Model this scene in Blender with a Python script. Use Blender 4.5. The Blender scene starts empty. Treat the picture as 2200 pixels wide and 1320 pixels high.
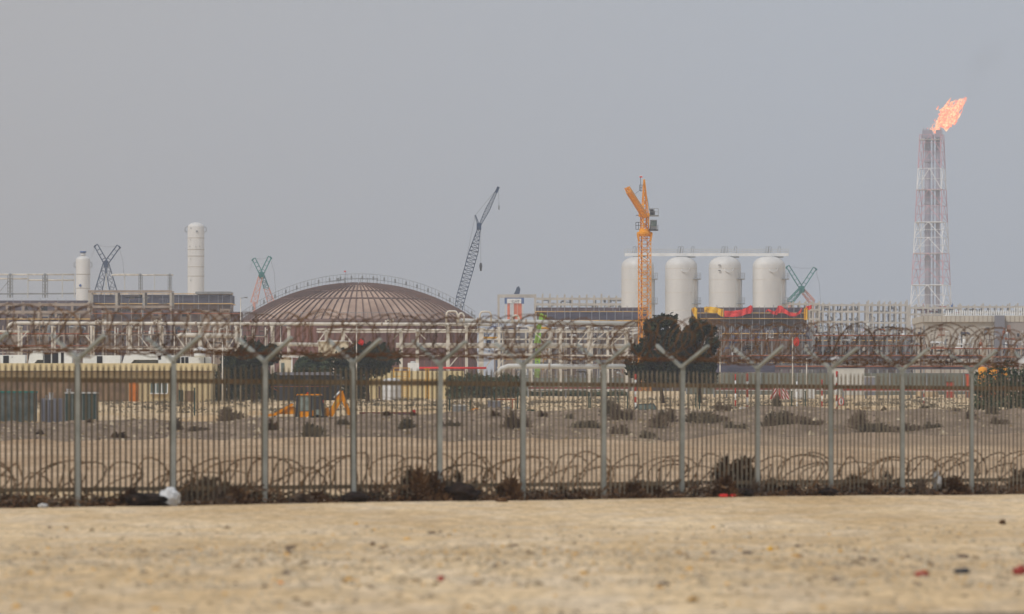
import bpy, math, random
from mathutils import Vector, Matrix, noise as mnoise
R=random.Random(11)
S=bpy.context.scene
COL=S.collection
F=12222.0; HY=925.0; EZ=1.54
def W(px,py,D): return Vector(((px-1100)/F*D, D, EZ+(HY-py)/F*D))
def lin(c):
    c=c/255.0
    return c/12.92 if c<=.04045 else ((c+.055)/1.055)**2.4
# ------------------------------------------------------------ materials
MATS={}
def mat(name,rgb,rough=.75,var=.18,scale=1.0,rgb2=None,metal=0.0,stretch=None,bump=0.0,emit=0,spec=.3):
    if name in MATS: return MATS[name]
    m=bpy.data.materials.new(name); m.use_nodes=True; nt=m.node_tree; N=nt.nodes; L=nt.links
    b=N['Principled BSDF']; b.inputs['Roughness'].default_value=rough; b.inputs['Metallic'].default_value=metal
    b.inputs['Specular IOR Level'].default_value=spec
    c=[lin(v) for v in rgb]
    c1=[v*(1-var) for v in c]; c2=[lin(v) for v in rgb2] if rgb2 else [min(1,v*(1+var)) for v in c]
    g=N.new('ShaderNodeNewGeometry'); mp=N.new('ShaderNodeMapping')
    L.new(g.outputs['Position'],mp.inputs['Vector'])
    if stretch: mp.inputs['Scale'].default_value=stretch
    n=N.new('ShaderNodeTexNoise'); n.inputs['Scale'].default_value=scale; n.inputs['Detail'].default_value=6; n.inputs['Roughness'].default_value=.62
    L.new(mp.outputs['Vector'],n.inputs['Vector'])
    r=N.new('ShaderNodeValToRGB'); r.color_ramp.elements[0].position=.35; r.color_ramp.elements[1].position=.68
    r.color_ramp.elements[0].color=(*c1,1); r.color_ramp.elements[1].color=(*c2,1)
    L.new(n.outputs['Fac'],r.inputs['Fac']); L.new(r.outputs['Color'],b.inputs['Base Color'])
    if bump:
        bp=N.new('ShaderNodeBump'); bp.inputs['Strength'].default_value=bump; bp.inputs['Distance'].default_value=.1
        L.new(n.outputs['Fac'],bp.inputs['Height']); L.new(bp.outputs['Normal'],b.inputs['Normal'])
    if emit:
        L.new(r.outputs['Color'],b.inputs['Emission Color']); b.inputs['Emission Strength'].default_value=emit
    MATS[name]=m; return m
WHITE=mat('white_paint',(222,223,222),.5,.08,.5,(236,236,234))
SILO=mat('silo_paint',(206,204,201),.45,.07,.25,(218,216,212),stretch=(1,1,.15))
CREAM=mat('cream_paint',(200,188,160),.6,.14,.4,(214,202,176))
PIPE=mat('pipe_paint',(206,198,184),.5,.2,.9,(222,216,204))
CONC=mat('concrete',(172,165,154),.9,.12,.3,(190,183,172))
CONCB=mat('stained_concrete',(150,130,112),.9,.2,.35,(172,156,140))
CWALL=mat('cream_wall',(214,196,150),.9,.1,.25,(226,208,164),stretch=(1,1,.4))
CWALL2=mat('cream_wall_lower',(200,180,140),.9,.16,.3,(214,196,156))
BRICK=mat('brown_block',(120,98,80),.9,.3,.6,(150,124,98))
DARK=mat('dark_opening',(26,24,28),.4,.2,2)
GLASS=mat('tinted_glass',(70,84,82),.2,.2,.8,(120,136,130),spec=.6)
PURP=mat('screen_net',(72,64,80),.9,.25,.5,(110,96,100),stretch=(.6,1,4))
NAVY=mat('navy_net',(58,62,84),.9,.25,.5,(92,88,104),stretch=(.6,1,4))
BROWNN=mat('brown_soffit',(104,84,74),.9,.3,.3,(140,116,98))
YEL=mat('yellow_paint',(214,160,50),.6,.15,1)
YBAND=mat('faded_yellow',(214,176,110),.7,.2,.5)
ORANGE=mat('crane_orange',(236,150,0),.5,.12,.6,(244,168,6))
MORANGE=mat('machine_orange',(236,148,8),.5,.2,1.2)
REDL=mat('ladder_red',(150,44,30),.6,.2,1)
RED=mat('red_cloth',(214,44,44),.7,.15,.6,(232,66,62))
YCL=mat('yellow_cloth',(232,176,30),.7,.15,.5,(240,194,50))
REDP=mat('red_paint',(178,48,36),.6,.2,.8)
RBAR=mat('red_barrier_paint',(168,58,46),.7,.2,.3)
STEELB=mat('crane_blue',(24,48,82),.5,.2,.4,(36,64,98))
STEELT=mat('crane_teal',(0,104,104),.5,.2,.4,(0,124,118))
SALM=mat('faded_salmon',(206,140,118),.6,.15,.4)
STEEL=mat('grey_steel',(128,130,132),.5,.18,.6,(150,152,152))
DSTEEL=mat('dark_steel',(58,60,66),.55,.2,.7)
PALE=mat('pale_grey_steel',(190,190,186),.5,.12,.4)
RUST=mat('rust_brown',(94,62,42),.85,.3,2,(120,82,54))
RUSTB=mat('rusty_beam',(150,84,52),.85,.25,.5,(176,110,76))
TANKW=mat('tank_wall_rust',(106,60,46),.85,.22,.16,(134,84,66),stretch=(1,1,.25))
TANKR=mat('tank_roof_metal',(160,130,112),.75,.22,.1,(196,168,148))
TRIB=mat('roof_rib_metal',(104,78,68),.8,.2,.5)
LIME=mat('lime_green_paint',(140,190,70),.5,.2,.8)
BLUE=mat('blue_paint',(48,84,140),.5,.2,.8)
SLATE=mat('slate_panel',(122,122,130),.7,.12,.3)
GWALL=mat('grey_green_sheet',(104,108,98),.8,.14,.2,(124,126,114),stretch=(3,3,.2))
TEALC=mat('teal_container',(84,100,98),.7,.3,.9,(116,122,118))
FPOST=mat('galvanised_post',(140,144,138),.55,.14,1.5,(166,168,162),spec=.4)
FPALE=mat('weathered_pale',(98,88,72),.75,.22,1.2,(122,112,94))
FPALE_LIT=mat('weathered_pale_lit',(128,118,102),.75,.2,1.2,(150,140,122))  # warmer light on the right-hand panels, painted into the pale colour
WIRE2=mat('brown_ground_wire',(104,74,48),.9,.35,.9,(146,114,80))
FRAIL=mat('rusty_rail',(146,120,92),.85,.3,.8,(150,132,106))
WIRE=mat('rusty_razor_wire',(74,50,32),.85,.4,.9,(120,90,62))
BARK=mat('bark',(70,54,40),.95,.3,2)
LEAF=mat('dark_leaf',(30,36,20),.85,.45,1.2,(56,62,32))
LEAF2=mat('hedge_leaf',(56,68,46),.8,.35,1.0,(84,96,66))
SCRUB=mat('dry_scrub',(104,88,76),.95,.3,1.5,(136,118,100))
SCRUBG=mat('grey_scrub',(92,84,70),.95,.3,1.5,(122,112,94))
SCRUBD=mat('dead_brush',(76,52,38),.95,.45,1.2,(122,92,64))
BLACKP=mat('black_plastic',(20,16,16),.45,.4,3,spec=.5)
WPL=mat('white_plastic',(212,212,212),.5,.12,4)
STONE=mat('stone',(176,156,126),.95,.3,4,(206,190,164))
STONED=mat('dark_stone',(134,114,86),.95,.3,4)
TYRE=mat('tyre_rubber',(24,24,24),.85,.2,3)
STACKM=mat('flare_stack_hazed',(148,141,153),.6,.12,.05,(162,155,164))  # steel paled: distance haze is put into the colour
FRED=mat('tower_red_hazed',(198,144,152),.6,.12,.1)  # red washed to pink, part of the haze painted in
FWHT=mat('tower_white',(228,227,226),.6,.06,.1)
GRN=mat('dark_green_post',(36,62,54),.6,.2,1)
DTEAL=mat('car_teal',(32,50,56),.35,.15,.8,(52,68,72),spec=.6)
# ------------------------------------------------------------ objects
def tag(o,label=None,cat=None,group=None,kind=None):
    if label: o['label']=label
    if cat: o['category']=cat
    if group: o['group']=group
    if kind: o['kind']=kind
    return o
def thing(name,loc,label,cat,group=None):
    o=bpy.data.objects.new(name,None); o.empty_display_size=.5; o.location=loc; COL.objects.link(o)
    return tag(o,label,cat,group)
def world_loc(o):
    v=Vector(o.location)
    while o.parent: o=o.parent; v+=Vector(o.location)
    return v
class MB:
    def __init__(s): s.v=[]; s.f=[]; s.m=[]; s.sm=[]; s.cm=0
    def add(s,vs,fs,smooth=False):
        n=len(s.v); s.v.extend([tuple(v) for v in vs]); s.f.extend([tuple(i+n for i in f) for f in fs])
        s.m.extend([s.cm]*len(fs)); s.sm.extend([smooth]*len(fs)); return s
    def box(s,a,b):
        x0,y0,z0=a; x1,y1,z1=b
        if x0>x1:x0,x1=x1,x0
        if y0>y1:y0,y1=y1,y0
        if z0>z1:z0,z1=z1,z0
        return s.add([(x0,y0,z0),(x1,y0,z0),(x1,y1,z0),(x0,y1,z0),(x0,y0,z1),(x1,y0,z1),(x1,y1,z1),(x0,y1,z1)],
          [(0,3,2,1),(4,5,6,7),(0,1,5,4),(1,2,6,5),(2,3,7,6),(3,0,4,7)])
    def pbox(s,D,x0,y0,x1,y1,d0=0,d1=1.0):   # box given by an elevation rectangle at distance D
        a=W(x0,y1,D); b=W(x1,y0,D); return s.box((a.x,D+d0,a.z),(b.x,D+d1,b.z))
    def bar(s,p,q,w,h=None):
        p=Vector(p);q=Vector(q); h=h or w; d=(q-p)
        if d.length<1e-6: return s
        d.normalize(); up=Vector((0,0,1)) if abs(d.z)<.95 else Vector((0,1,0))
        a=d.cross(up).normalized(); b=a.cross(d).normalized(); a*=w/2; b*=h/2
        vs=[p-a-b,p+a-b,p+a+b,p-a+b,q-a-b,q+a-b,q+a+b,q-a+b]
        return s.add(vs,[(0,1,2,3),(7,6,5,4),(0,4,5,1),(1,5,6,2),(2,6,7,3),(3,7,4,0)])
    def tube(s,pts,r,n=8,r2=None,cap=True,closed=False):
        pts=[Vector(p) for p in pts]; k=len(pts); vs=[];fs=[]; prev=None
        for i,p in enumerate(pts):
            if closed: d=pts[(i+1)%k]-pts[i-1]
            else: d=pts[min(i+1,k-1)]-pts[max(i-1,0)]
            d.normalize()
            if prev is None:
                up=Vector((0,0,1)) if abs(d.z)<.9 else Vector((0,1,0)); a=d.cross(up).normalized()
            else:
                a=prev-d*prev.dot(d)
                a=a.normalized() if a.length>1e-6 else d.orthogonal().normalized()
            prev=a; b=d.cross(a); rr=r if r2 is None else r+(r2-r)*i/(k-1)
            for j in range(n):
                t=2*math.pi*j/n; vs.append(p+a*math.cos(t)*rr+b*math.sin(t)*rr)
        m=k if closed else k-1
        for i in range(m):
            for j in range(n):
                i2=(i+1)%k; fs.append((i*n+j,i*n+(j+1)%n,i2*n+(j+1)%n,i2*n+j))
        s.add(vs,fs,n>5)
        if cap and not closed: s.add([],[]) ; s.f.append(tuple(len(s.v)-k*n+j for j in reversed(range(n)))); s.f.append(tuple(len(s.v)-n+j for j in range(n))); s.m+= [s.cm]*2; s.sm+=[False]*2
        return s
    def lathe(s,c,prof,n=24,smooth=True):
        vs=[];fs=[]
        for r,z in prof:
            for j in range(n):
                t=2*math.pi*j/n; vs.append((c[0]+r*math.cos(t),c[1]+r*math.sin(t),c[2]+z))
        for i in range(len(prof)-1):
            for j in range(n): fs.append((i*n+j,i*n+(j+1)%n,(i+1)*n+(j+1)%n,(i+1)*n+j))
        return s.add(vs,fs,smooth)
    def prism(s,pts,dv):    # polygon extruded by vector dv
        pts=[Vector(p) for p in pts]; dv=Vector(dv); n=len(pts); vs=pts+[p+dv for p in pts]
        fs=[tuple(range(n)),tuple(reversed(range(n,2*n)))]+[(i,i+n,(i+1)%n+n,(i+1)%n) for i in range(n)]
        return s.add(vs,fs)
    def blob(s,c,rx,ry,rz,seed=0,amp=.3,fr=1.6,nu=14,nv=9):
        vs=[];fs=[]; o=Vector((seed*3.1,seed*1.7,0))
        for i in range(nv+1):
            ph=math.pi*i/nv-math.pi/2
            for j in range(nu):
                t=2*math.pi*j/nu; d=Vector((math.cos(t)*math.cos(ph),math.sin(t)*math.cos(ph),math.sin(ph)))
                k=1+amp*mnoise.noise(d*fr+o)*1.6; vs.append((c[0]+d.x*rx*k,c[1]+d.y*ry*k,c[2]+d.z*rz*k))
        for i in range(nv):
            for j in range(nu): fs.append((i*nu+j,i*nu+(j+1)%nu,(i+1)*nu+(j+1)%nu,(i+1)*nu+j))
        return s.add(vs,fs,True)
    def truss(s,p,q,w0,w1,nb,r,side=None,diag=True,n=4):
        p=Vector(p);q=Vector(q); d=(q-p).normalized(); side=Vector(side) if side else Vector((1,0,0))
        a=(side-d*side.dot(d)).normalized(); b=d.cross(a)
        def c(i,k):
            t=i/nb; w=(w0+(w1-w0)*t)/2; sx,sy=[(-1,-1),(1,-1),(1,1),(-1,1)][k]
            return p.lerp(q,t)+a*w*sx+b*w*sy
        for k in range(4): s.bar(c(0,k),c(nb,k),r*2)
        for i in range(nb+1):
            for k in range(4):
                s.bar(c(i,k),c(i,(k+1)%4),r*1.2)
                if diag and i<nb:
                    if i%2: s.bar(c(i,k),c(i+1,(k+1)%4),r*1.2)
                    else: s.bar(c(i,(k+1)%4),c(i+1,k),r*1.2)
        return s
    def build(s,name,m,parent=None,loc=None,label=None):
        me=bpy.data.meshes.new(name); off=world_loc(parent) if parent else Vector(loc if loc is not None else (0,0,0))
        me.from_pydata([(v[0]-off.x,v[1]-off.y,v[2]-off.z) for v in s.v],[],s.f)
        ms=m if isinstance(m,(list,tuple)) else [m]
        for k in ms: me.materials.append(k)
        me.polygons.foreach_set('use_smooth',s.sm); me.polygons.foreach_set('material_index',[min(i,len(ms)-1) for i in s.m]); me.update()
        o=bpy.data.objects.new(name,me); COL.objects.link(o)
        if parent: o.parent=parent
        elif loc is not None: o.location=loc
        if label: o['label']=label
        return o
def solo(mb,name,m,loc,label,cat,group=None,kind=None):
    return tag(mb.build(name,m,None,loc),label,cat,group,kind)
# ------------------------------------------------------------ terrain
PROF0=[(-60,0),(150,0),(295,.8),(311,.95),(332,2.0),(344,2.0),(372,.9),(432,1.1),(478,3.0),(650,5.0),(900,7.5),(1300,9.6),(3560,9.6)]
PROF1=[(-60,0),(150,0),(295,.8),(312,1.0),(331,2.62),(344,2.7),(372,1.9),(432,2.1),(478,3.3),(650,5.2),(900,7.7),(1300,9.8),(3560,9.8)]
def interp(P,y):
    for i in range(len(P)-1):
        if y<=P[i+1][0]:
            t=max(0,(y-P[i][0])/(P[i+1][0]-P[i][0])); t2=t*t*(3-2*t) if 311<y<500 else t
            return P[i][1]+(P[i+1][1]-P[i][1])*t2
    return P[-1][1]
def gz(x,y):
    px=1100+x/max(y,1)*F if y>0 else 1100
    k=min(1,max(0,(px-500)/600)); z=interp(PROF0,y)*(1-k)+interp(PROF1,y)*k
    v=Vector((x*.09,y*.09,0))
    a=.04 if y<140 else (.1 if y<300 else .22)
    if y>900: a=.3
    z+=a*mnoise.noise(v)+a*.4*mnoise.noise(v*4)
    if 300<y<345: z+=.34*mnoise.noise(Vector((x*.3,y*.12,4)))+.12*mnoise.noise(Vector((x*1.1,y*.3,7)))
    if 262<y<304 and px>1380:
        q=min(1,(px-1380)/200); z+=q*(.6+.2*mnoise.noise(Vector((x*.25,1,2))))*math.exp(-((y-284)/7)**2)
    if 58<y<74: z+=.035*math.sin((y-58)/16*math.pi)*(1+mnoise.noise(Vector((x*.5,y*.3,9))))
    return z
def ground():
    ys=[]; y=-55
    while y<3550:
        ys.append(y); y+= (10 if y<30 else .5 if y<140 else 2 if y<300 else 1.2 if y<480 else 12 if y<1000 else 90)
    ys.append(3550); mb=MB(); nx=90; vs=[]
    for y in ys:
        hw=max(18,(1500/F)*max(y,0)+ 12)
        for i in range(nx+1):
            u=i/nx*2-1; x=u*hw
            if i in (0,nx): x=u*470
            vs.append((x,y,gz(x,y) if i not in (0,nx) else interp(PROF0,y)))
    fs=[];ms=[]
    for r in range(len(ys)-1):
        for i in range(nx): fs.append((r*(nx+1)+i,r*(nx+1)+i+1,(r+1)*(nx+1)+i+1,(r+1)*(nx+1)+i))
    mb.add(vs,fs,True)
    # sand material: broad tone, fine grain, stony patches
    m=bpy.data.materials.new('sand'); m.use_nodes=True; nt=m.node_tree;N=nt.nodes;L=nt.links; b=N['Principled BSDF']; b.inputs['Roughness'].default_value=.95; b.inputs['Specular IOR Level'].default_value=.1
    g=N.new('ShaderNodeNewGeometry')
    def nz(scale,stretch=(1,1,1),det=5):
        mp=N.new('ShaderNodeMapping'); mp.inputs['Scale'].default_value=stretch; L.new(g.outputs['Position'],mp.inputs['Vector'])
        n=N.new('ShaderNodeTexNoise'); n.inputs['Scale'].default_value=scale; n.inputs['Detail'].default_value=det; n.inputs['Roughness'].default_value=.65; L.new(mp.outputs['Vector'],n.inputs['Vector']); return n
    def ramp(n,p0,c0,p1,c1):
        r=N.new('ShaderNodeValToRGB'); r.color_ramp.elements[0].position=p0;r.color_ramp.elements[1].position=p1
        r.color_ramp.elements[0].color=(*[lin(v) for v in c0],1); r.color_ramp.elements[1].color=(*[lin(v) for v in c1],1); L.new(n,r.inputs['Fac']); return r
    r1=ramp(nz(.12,(1,.25,1)).outputs['Fac'],.38,SAND_A,.6,SAND_B)
    r2=ramp(nz(3.2,(1,.22,1)).outputs['Fac'],.4,(150,150,150),.62,(255,255,255))
    r3=ramp(nz(9,(1,.15,1)).outputs['Fac'],.36,(130,120,105),.52,(255,255,255))
    def mul(a,b_,f):
        x=N.new('ShaderNodeMix'); x.data_type='RGBA'; x.blend_type='MULTIPLY'; x.inputs['Factor'].default_value=f; L.new(a,x.inputs['A']); L.new(b_,x.inputs['B']); return x.outputs['Result']
    c=mul(mul(r1.outputs['Color'],r2.outputs['Color'],.4),r3.outputs['Color'],.38)
    rt=ramp(nz(.9,(1,.3,1),3).outputs['Fac'],.45,(255,248,232),.62,(255,255,255)); c=mul(c,rt.outputs['Color'],.9)
    # grey-brown dug soil on the bank (a band of different earth)
    sp=N.new('ShaderNodeSeparateXYZ'); L.new(g.outputs['Position'],sp.inputs['Vector'])
    wob=nz(.3); ad=N.new('ShaderNodeMath'); ad.operation='MULTIPLY_ADD'; ad.inputs[1].default_value=9; L.new(wob.outputs['Fac'],ad.inputs[0]); L.new(sp.outputs['Y'],ad.inputs[2])
    mr=N.new('ShaderNodeMapRange'); mr.inputs['From Min'].default_value=314; mr.inputs['From Max'].default_value=317.5; L.new(ad.outputs[0],mr.inputs['Value'])
    mr2=N.new('ShaderNodeMapRange'); mr2.inputs['From Min'].default_value=400; mr2.inputs['From Max'].default_value=480; mr2.inputs['To Min'].default_value=1; mr2.inputs['To Max'].default_value=0; L.new(ad.outputs[0],mr2.inputs['Value'])
    ml=N.new('ShaderNodeMath'); ml.operation='MULTIPLY'; L.new(mr.outputs[0],ml.inputs[0]); L.new(mr2.outputs[0],ml.inputs[1])
    ax=N.new('ShaderNodeMapRange'); ax.inputs['From Min'].default_value=6; ax.inputs['From Max'].default_value=12; L.new(sp.outputs['X'],ax.inputs['Value'])
    ay=N.new('ShaderNodeMapRange'); ay.inputs['From Min'].default_value=277; ay.inputs['From Max'].default_value=281; L.new(ad.outputs[0],ay.inputs['Value'])
    am=N.new('ShaderNodeMath'); am.operation='MULTIPLY'; L.new(ax.outputs[0],am.inputs[0]); L.new(ay.outputs[0],am.inputs[1])
    am2=N.new('ShaderNodeMath'); am2.operation='MULTIPLY'; am2.inputs[1].default_value=.6; L.new(am.outputs[0],am2.inputs[0])
    am3=N.new('ShaderNodeMath'); am3.operation='MULTIPLY'; L.new(am2.outputs[0],am3.inputs[0]); L.new(mr2.outputs[0],am3.inputs[1])
    mxx=N.new('ShaderNodeMath'); mxx.operation='MAXIMUM'; L.new(ml.outputs[0],mxx.inputs[0]); L.new(am3.outputs[0],mxx.inputs[1]); ml=mxx
    soil=ramp(nz(.8,(1,.5,1)).outputs['Fac'],.35,SOIL_A,.68,SOIL_B)
    mx=N.new('ShaderNodeMix'); mx.data_type='RGBA'; L.new(ml.outputs[0],mx.inputs['Factor']); 
    rb=ramp(nz(.25,(1,.25,1)).outputs['Fac'],.38,(186,156,124),.62,(212,184,152)); rbm=mul(rb.outputs['Color'],r2.outputs['Color'],.4)
    b1=N.new('ShaderNodeMapRange'); b1.inputs['From Min'].default_value=142; b1.inputs['From Max'].default_value=156; L.new(ad.outputs[0],b1.inputs['Value'])
    b2=N.new('ShaderNodeMath'); b2.operation='MULTIPLY'; L.new(b1.outputs[0],b2.inputs[0]); L.new(mr2.outputs[0],b2.inputs[1])
    m0=N.new('ShaderNodeMix'); m0.data_type='RGBA'; L.new(b2.outputs[0],m0.inputs['Factor']); L.new(c,m0.inputs['A']); L.new(rbm,m0.inputs['B']); L.new(m0.outputs['Result'],mx.inputs['A']); L.new(soil.outputs['Color'],mx.inputs['B'])
    L.new(mx.outputs['Result'],b.inputs['Base Color'])
    bp=N.new('ShaderNodeBump'); bp.inputs['Strength'].default_value=.5; bp.inputs['Distance'].default_value=.05; L.new(nz(5).outputs['Fac'],bp.inputs['Height']); L.new(bp.outputs['Normal'],b.inputs['Normal'])
    tag(mb.build('ground',m),kind='structure')
SAND_A=(216,189,151); SAND_B=(244,222,190); SOIL_A=(112,97,84); SOIL_B=(158,139,120)
ground()
# ------------------------------------------------------------ near fence
P0=W(167,0,115.3); A=Vector((P0.x,115.3,0)); B=Vector((11.09,137.3,0)); U=(B-A)/11; U.z=0; ul=U.length; ud=U.normalized(); nrm=Vector((ud.y,-ud.x,0)) # nrm: right & near
def fence():
    root=thing('palisade_fence',(A.x,A.y,0),'weathered grey steel palisade security fence with forked posts crossing the whole photo','fence')
    H=3.0
    for i in range(-1,13):
        p=A+U*i; z=gz(p.x,p.y); ln_=ud*R.gauss(0,.02)+nrm*R.gauss(0,.02)
        mb=MB(); a=ud*.055; b=nrm*.075
        mb.bar(p+Vector((0,0,z-.15)),p+ln_+Vector((0,0,H)),.105,.115)
        mb.bar(p+Vector((0,0,H-.04)),p+Vector((0,0,H+.03)),.14,.15)
        po=mb.build('post',FPOST,root)
        for sgn in (1,-1):
            m2=MB(); ln=.78+.03*R.uniform(-1,1)
            m2.bar(p+Vector((0,0,H))+nrm*sgn*.03,p+Vector((0,0,H+.47+.02*R.uniform(-1,1)))+nrm*sgn*ln,.085,.06); m2.build('forked_arm',FPOST,po)
        if i==12: break
        q=A+U*(i+1)
        for zz,h,nm in ((2.56,.1,'rail'),(.34,.09,'rail')):
            m3=MB(); m3.bar(p+Vector((0,0,zz))-nrm*.06,q+Vector((0,0,zz))-nrm*.06,.05,h); m3.build(nm,FRAIL,root)
        m4=MB(); n=17
        for k in range(n):
            t=(k+.5)/n; c=p.lerp(q,t); zt=2.88+.015*R.uniform(-1,1); zb=gz(c.x,c.y)+.05+.03*R.random(); lean=R.gauss(0,.008) if R.random()>.06 else R.gauss(0,.045)
            top=c+ud*lean; w=.031; tip=.08
            # W-section pale with pointed head
            pts=[]
            for zz,ww,cc in ((zb,w,c),(zt-tip,w,top),(zt,.006,top)):
                for sx,sy in ((-1,0),(-.4,.55),(0,.25),(.4,.55),(1,0),(0,-.28)):
                    v=cc+ud*ww*sx+nrm*.022*sy; pts.append((v.x,v.y,zz))
            fs=[(j+6*l,(j+1)%6+6*l,(j+1)%6+6*l+6,j+6*l+6) for l in range(2) for j in range(6)]
            m4.add(pts,fs)
        m4.build('pale_panel',FPALE if i<5 else FPALE_LIT,root)  # right-hand panels get the pale colour with light painted in
fence()
def coil(center_h,rad,pitch,off,name,label,seed,span=(-1.3,12.6),r=.011,jit=.04,barb=True,squash=1.0,wave=.04):
    rr=random.Random(seed); mb=MB(); n=int((span[1]-span[0])*ul/pitch); k=18; pts=[]
    ph=0
    for i in range(n*k):
        t=i/k; s_=span[0]*ul+t*pitch+.25*pitch*math.sin(t*1.7)+jit*2*mnoise.noise(Vector((t*.45,seed,0)))*3
        R_=rad*(1+.16*mnoise.noise(Vector((t*.5,seed+5,1)))*2)
        th=2*math.pi*t
        c=A+ud*s_+nrm*(off+.05*mnoise.noise(Vector((t*.2,1,seed)))*2)
        tilt=.45*pitch*math.sin(th+.8)+jit*math.sin(th*2+t)
        z=center_h+wave*2*mnoise.noise(Vector((t*.13,7,seed)))*2
        v=c+nrm*math.cos(th)*R_*.98+Vector((0,0,max(z+math.sin(th)*R_*squash,.03 if center_h<1 else 0)))+ud*tilt
        pts.append(v)
    mb.tube(pts,r,4)
    if barb:
        for i in range(0,len(pts),2):
            d=(pts[min(i+1,len(pts)-1)]-pts[i-1 if i else 0])
            if d.length<1e-5: continue
            d.normalize(); q=Vector((rr.uniform(-1,1),rr.uniform(-1,1),rr.uniform(-1,1))).cross(d).normalized()*.03
            p=pts[i]; mb.add([p-q-d*.012,p-q+d*.012,p+q+d*.012,p+q-d*.012],[(0,1,2,3)])
    return solo(mb,name,WIRE if center_h>1 else WIRE2,A,label,'razor wire')
coil(3.56,.46,.34,0,'razor_wire_coil','rusty razor wire coil lying in the forked arms along the fence top',3,r=.0115,jit=.1)
coil(3.5,.33,.85,.05,'razor_wire_coil','thinner inner strand of rusty razor wire looping inside the fence top coil',9,r=.01,jit=.12)
coil(.5,.46,.72,-.55,'razor_wire_coil','loose wide razor wire loops on the ground at the fence foot',5,jit=.14,wave=.04,r=.017)
coil(.38,.36,1.15,-.35,'razor_wire_coil','half flattened razor wire lying low among the brush behind the pales',6,jit=.2,wave=.06,r=.016)
mb=MB()
for zz,oo in ((3.17,.2),(3.13,-.2)):
    pts=[]
    for i in range(-3,42):
        p=A+U*(i/3.0); pts.append(p+nrm*oo+Vector((0,0,zz+.02*math.sin(i*2.1))))
    mb.tube(pts,.013,5)
solo(mb,'tension_wire',RUST,A,'pair of rusty straining cables under the fence top coil','cable')
# ------------------------------------------------------------ vegetation
def leafball(mb,c,rx,ry,rz,n,size,rr,hollow=.55,flat=1.0):
    for _ in range(n):
        while True:
            d=Vector((rr.uniform(-1,1),rr.uniform(-1,1),rr.uniform(-1,1)))
            if hollow<d.length<1: break
        p=Vector((c[0]+d.x*rx,c[1]+d.y*ry,c[2]+d.z*rz)); s_=size*rr.uniform(.5,1.3)
        a=Vector((rr.uniform(-1,1),rr.uniform(-1,1),rr.uniform(-1,1))).normalized()*s_; b=a.orthogonal().normalized()*s_*.45
        mb.add([p-a,p+b,p+a,p-b],[(0,1,2,3)])
def tree(px,D,x0,x1,ytop,ybot,label,seed,lean=.2,name='tree',m=None,dens=1.0,cat='tree',group=None):
    rr=random.Random(seed); g=gz((px-1100)/F*D,D); base=Vector(((px-1100)/F*D,D,g)); sc=D/F
    root=thing(name,base,label,cat,group)
    top=W((x0+x1)/2,ytop,D).z; bot=W(0,ybot,D).z; w=(x1-x0)*sc/2; cx=((x0+x1)/2-1100)*sc
    t=MB(); pts=[base-Vector((0,0,.2)),Vector((base.x*.6+cx*.4,D+.1,(g+bot)/2+.3)),Vector((cx,D,bot+(top-bot)*.45))]; t.tube(pts,.24,8,.1)
    h=top-bot; cr=MB()
    NC=34
    for i in range(NC):
        f=(i+rr.random())/NC; wz=min(1,.72+f*1.2)*(1-max(0,f-.6)/.55)**.8
        c=Vector((cx+rr.uniform(-1,1)*w*.74*wz+lean*(f-.5)*w,D+rr.uniform(-1,1)*w*.6*wz,bot+h*(.06+.84*f)))
        t.tube([pts[2].lerp(pts[1],rr.random()*.5),(pts[2]+c)/2+Vector((0,0,.1)),c],.06,5,.02)
        rx=w*rr.uniform(.24,.38)*(1.1-.4*f)
        leafball(cr,c,rx,rx,rx*rr.uniform(.6,.9),int(300*dens),.23,rr,.2)
        for _ in range(3):
            d=Vector((rr.uniform(-1,1),rr.uniform(-1,1),rr.uniform(.1,1))).normalized()*rx*1.05; leafball(cr,c+d,rx*.32,rx*.32,rx*.32,int(70*dens),.16,rr,0)
        for _ in range(5):
            dd=Vector((rr.uniform(-.5,1.0),rr.uniform(-.6,.6),rr.uniform(-.1,1.1))).normalized(); L0=rx*rr.uniform(1.0,1.55)
            for q_ in range(16):
                pp=c+dd*L0*(.55+.45*q_/15)+Vector((rr.gauss(0,.07),rr.gauss(0,.07),rr.gauss(0,.07))); leafball(cr,pp,.06,.06,.06,2,.12,rr,0)
    t.build('trunk',BARK,root); cr.build('crown',m or LEAF,root); return root
tree(1425,560,1352,1478,674,828,'taller wind swept dark tree of the pair right of the orange crane',1,.35)
tree(1505,563,1442,1556,680,828,'narrow dark tree standing against the right side of the taller tree',2,.3)
tree(545,600,476,608,736,826,'broad dark tree in front of the left end of the domed tank',3,dens=.75)
tree(790,610,714,862,746,802,'low flat topped dark tree in front of the middle of the domed tank',4,dens=.8)
tree(670,640,630,720,766,812,'small lighter green tree beside the white gate frame',5,m=LEAF2,dens=.6)
def hedge(x0,x1,y0,D,label,seed,m=LEAF2,tk=1.6):
    rr=random.Random(seed); mb=MB(); st=MB(); sc=D/F; xa=(x0-1100)*sc; xb=(x1-1100)*sc; n=max(3,int((xb-xa)/.9)); g0=gz((xa+xb)/2,D); top=W(0,y0,D).z
    root=thing('hedge',((xa+xb)/2,D,g0),label,'hedge')
    for i in range(n):
        x=xa+(xb-xa)*(i+.5)/n; g=gz(x,D); h=(top-g)*rr.uniform(.82,1.02); st.tube([(x,D,g-.1),(x+.1,D,g+h*.6)],.05,5)
        for k in range(3): leafball(mb,(x,D+rr.uniform(-.4,.4),g+h*(.2+.28*k)),.8,tk*.5,h*.26,230,.2,rr,.1)
    st.build('stem',BARK,root); mb.build('foliage',m,root)
hedge(458,596,800,636,'dark green hedge under the broad tree, left of the open shed',11,LEAF)
hedge(962,1112,802,640,'dark green hedge right of the cream building with the white tank',12)
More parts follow.
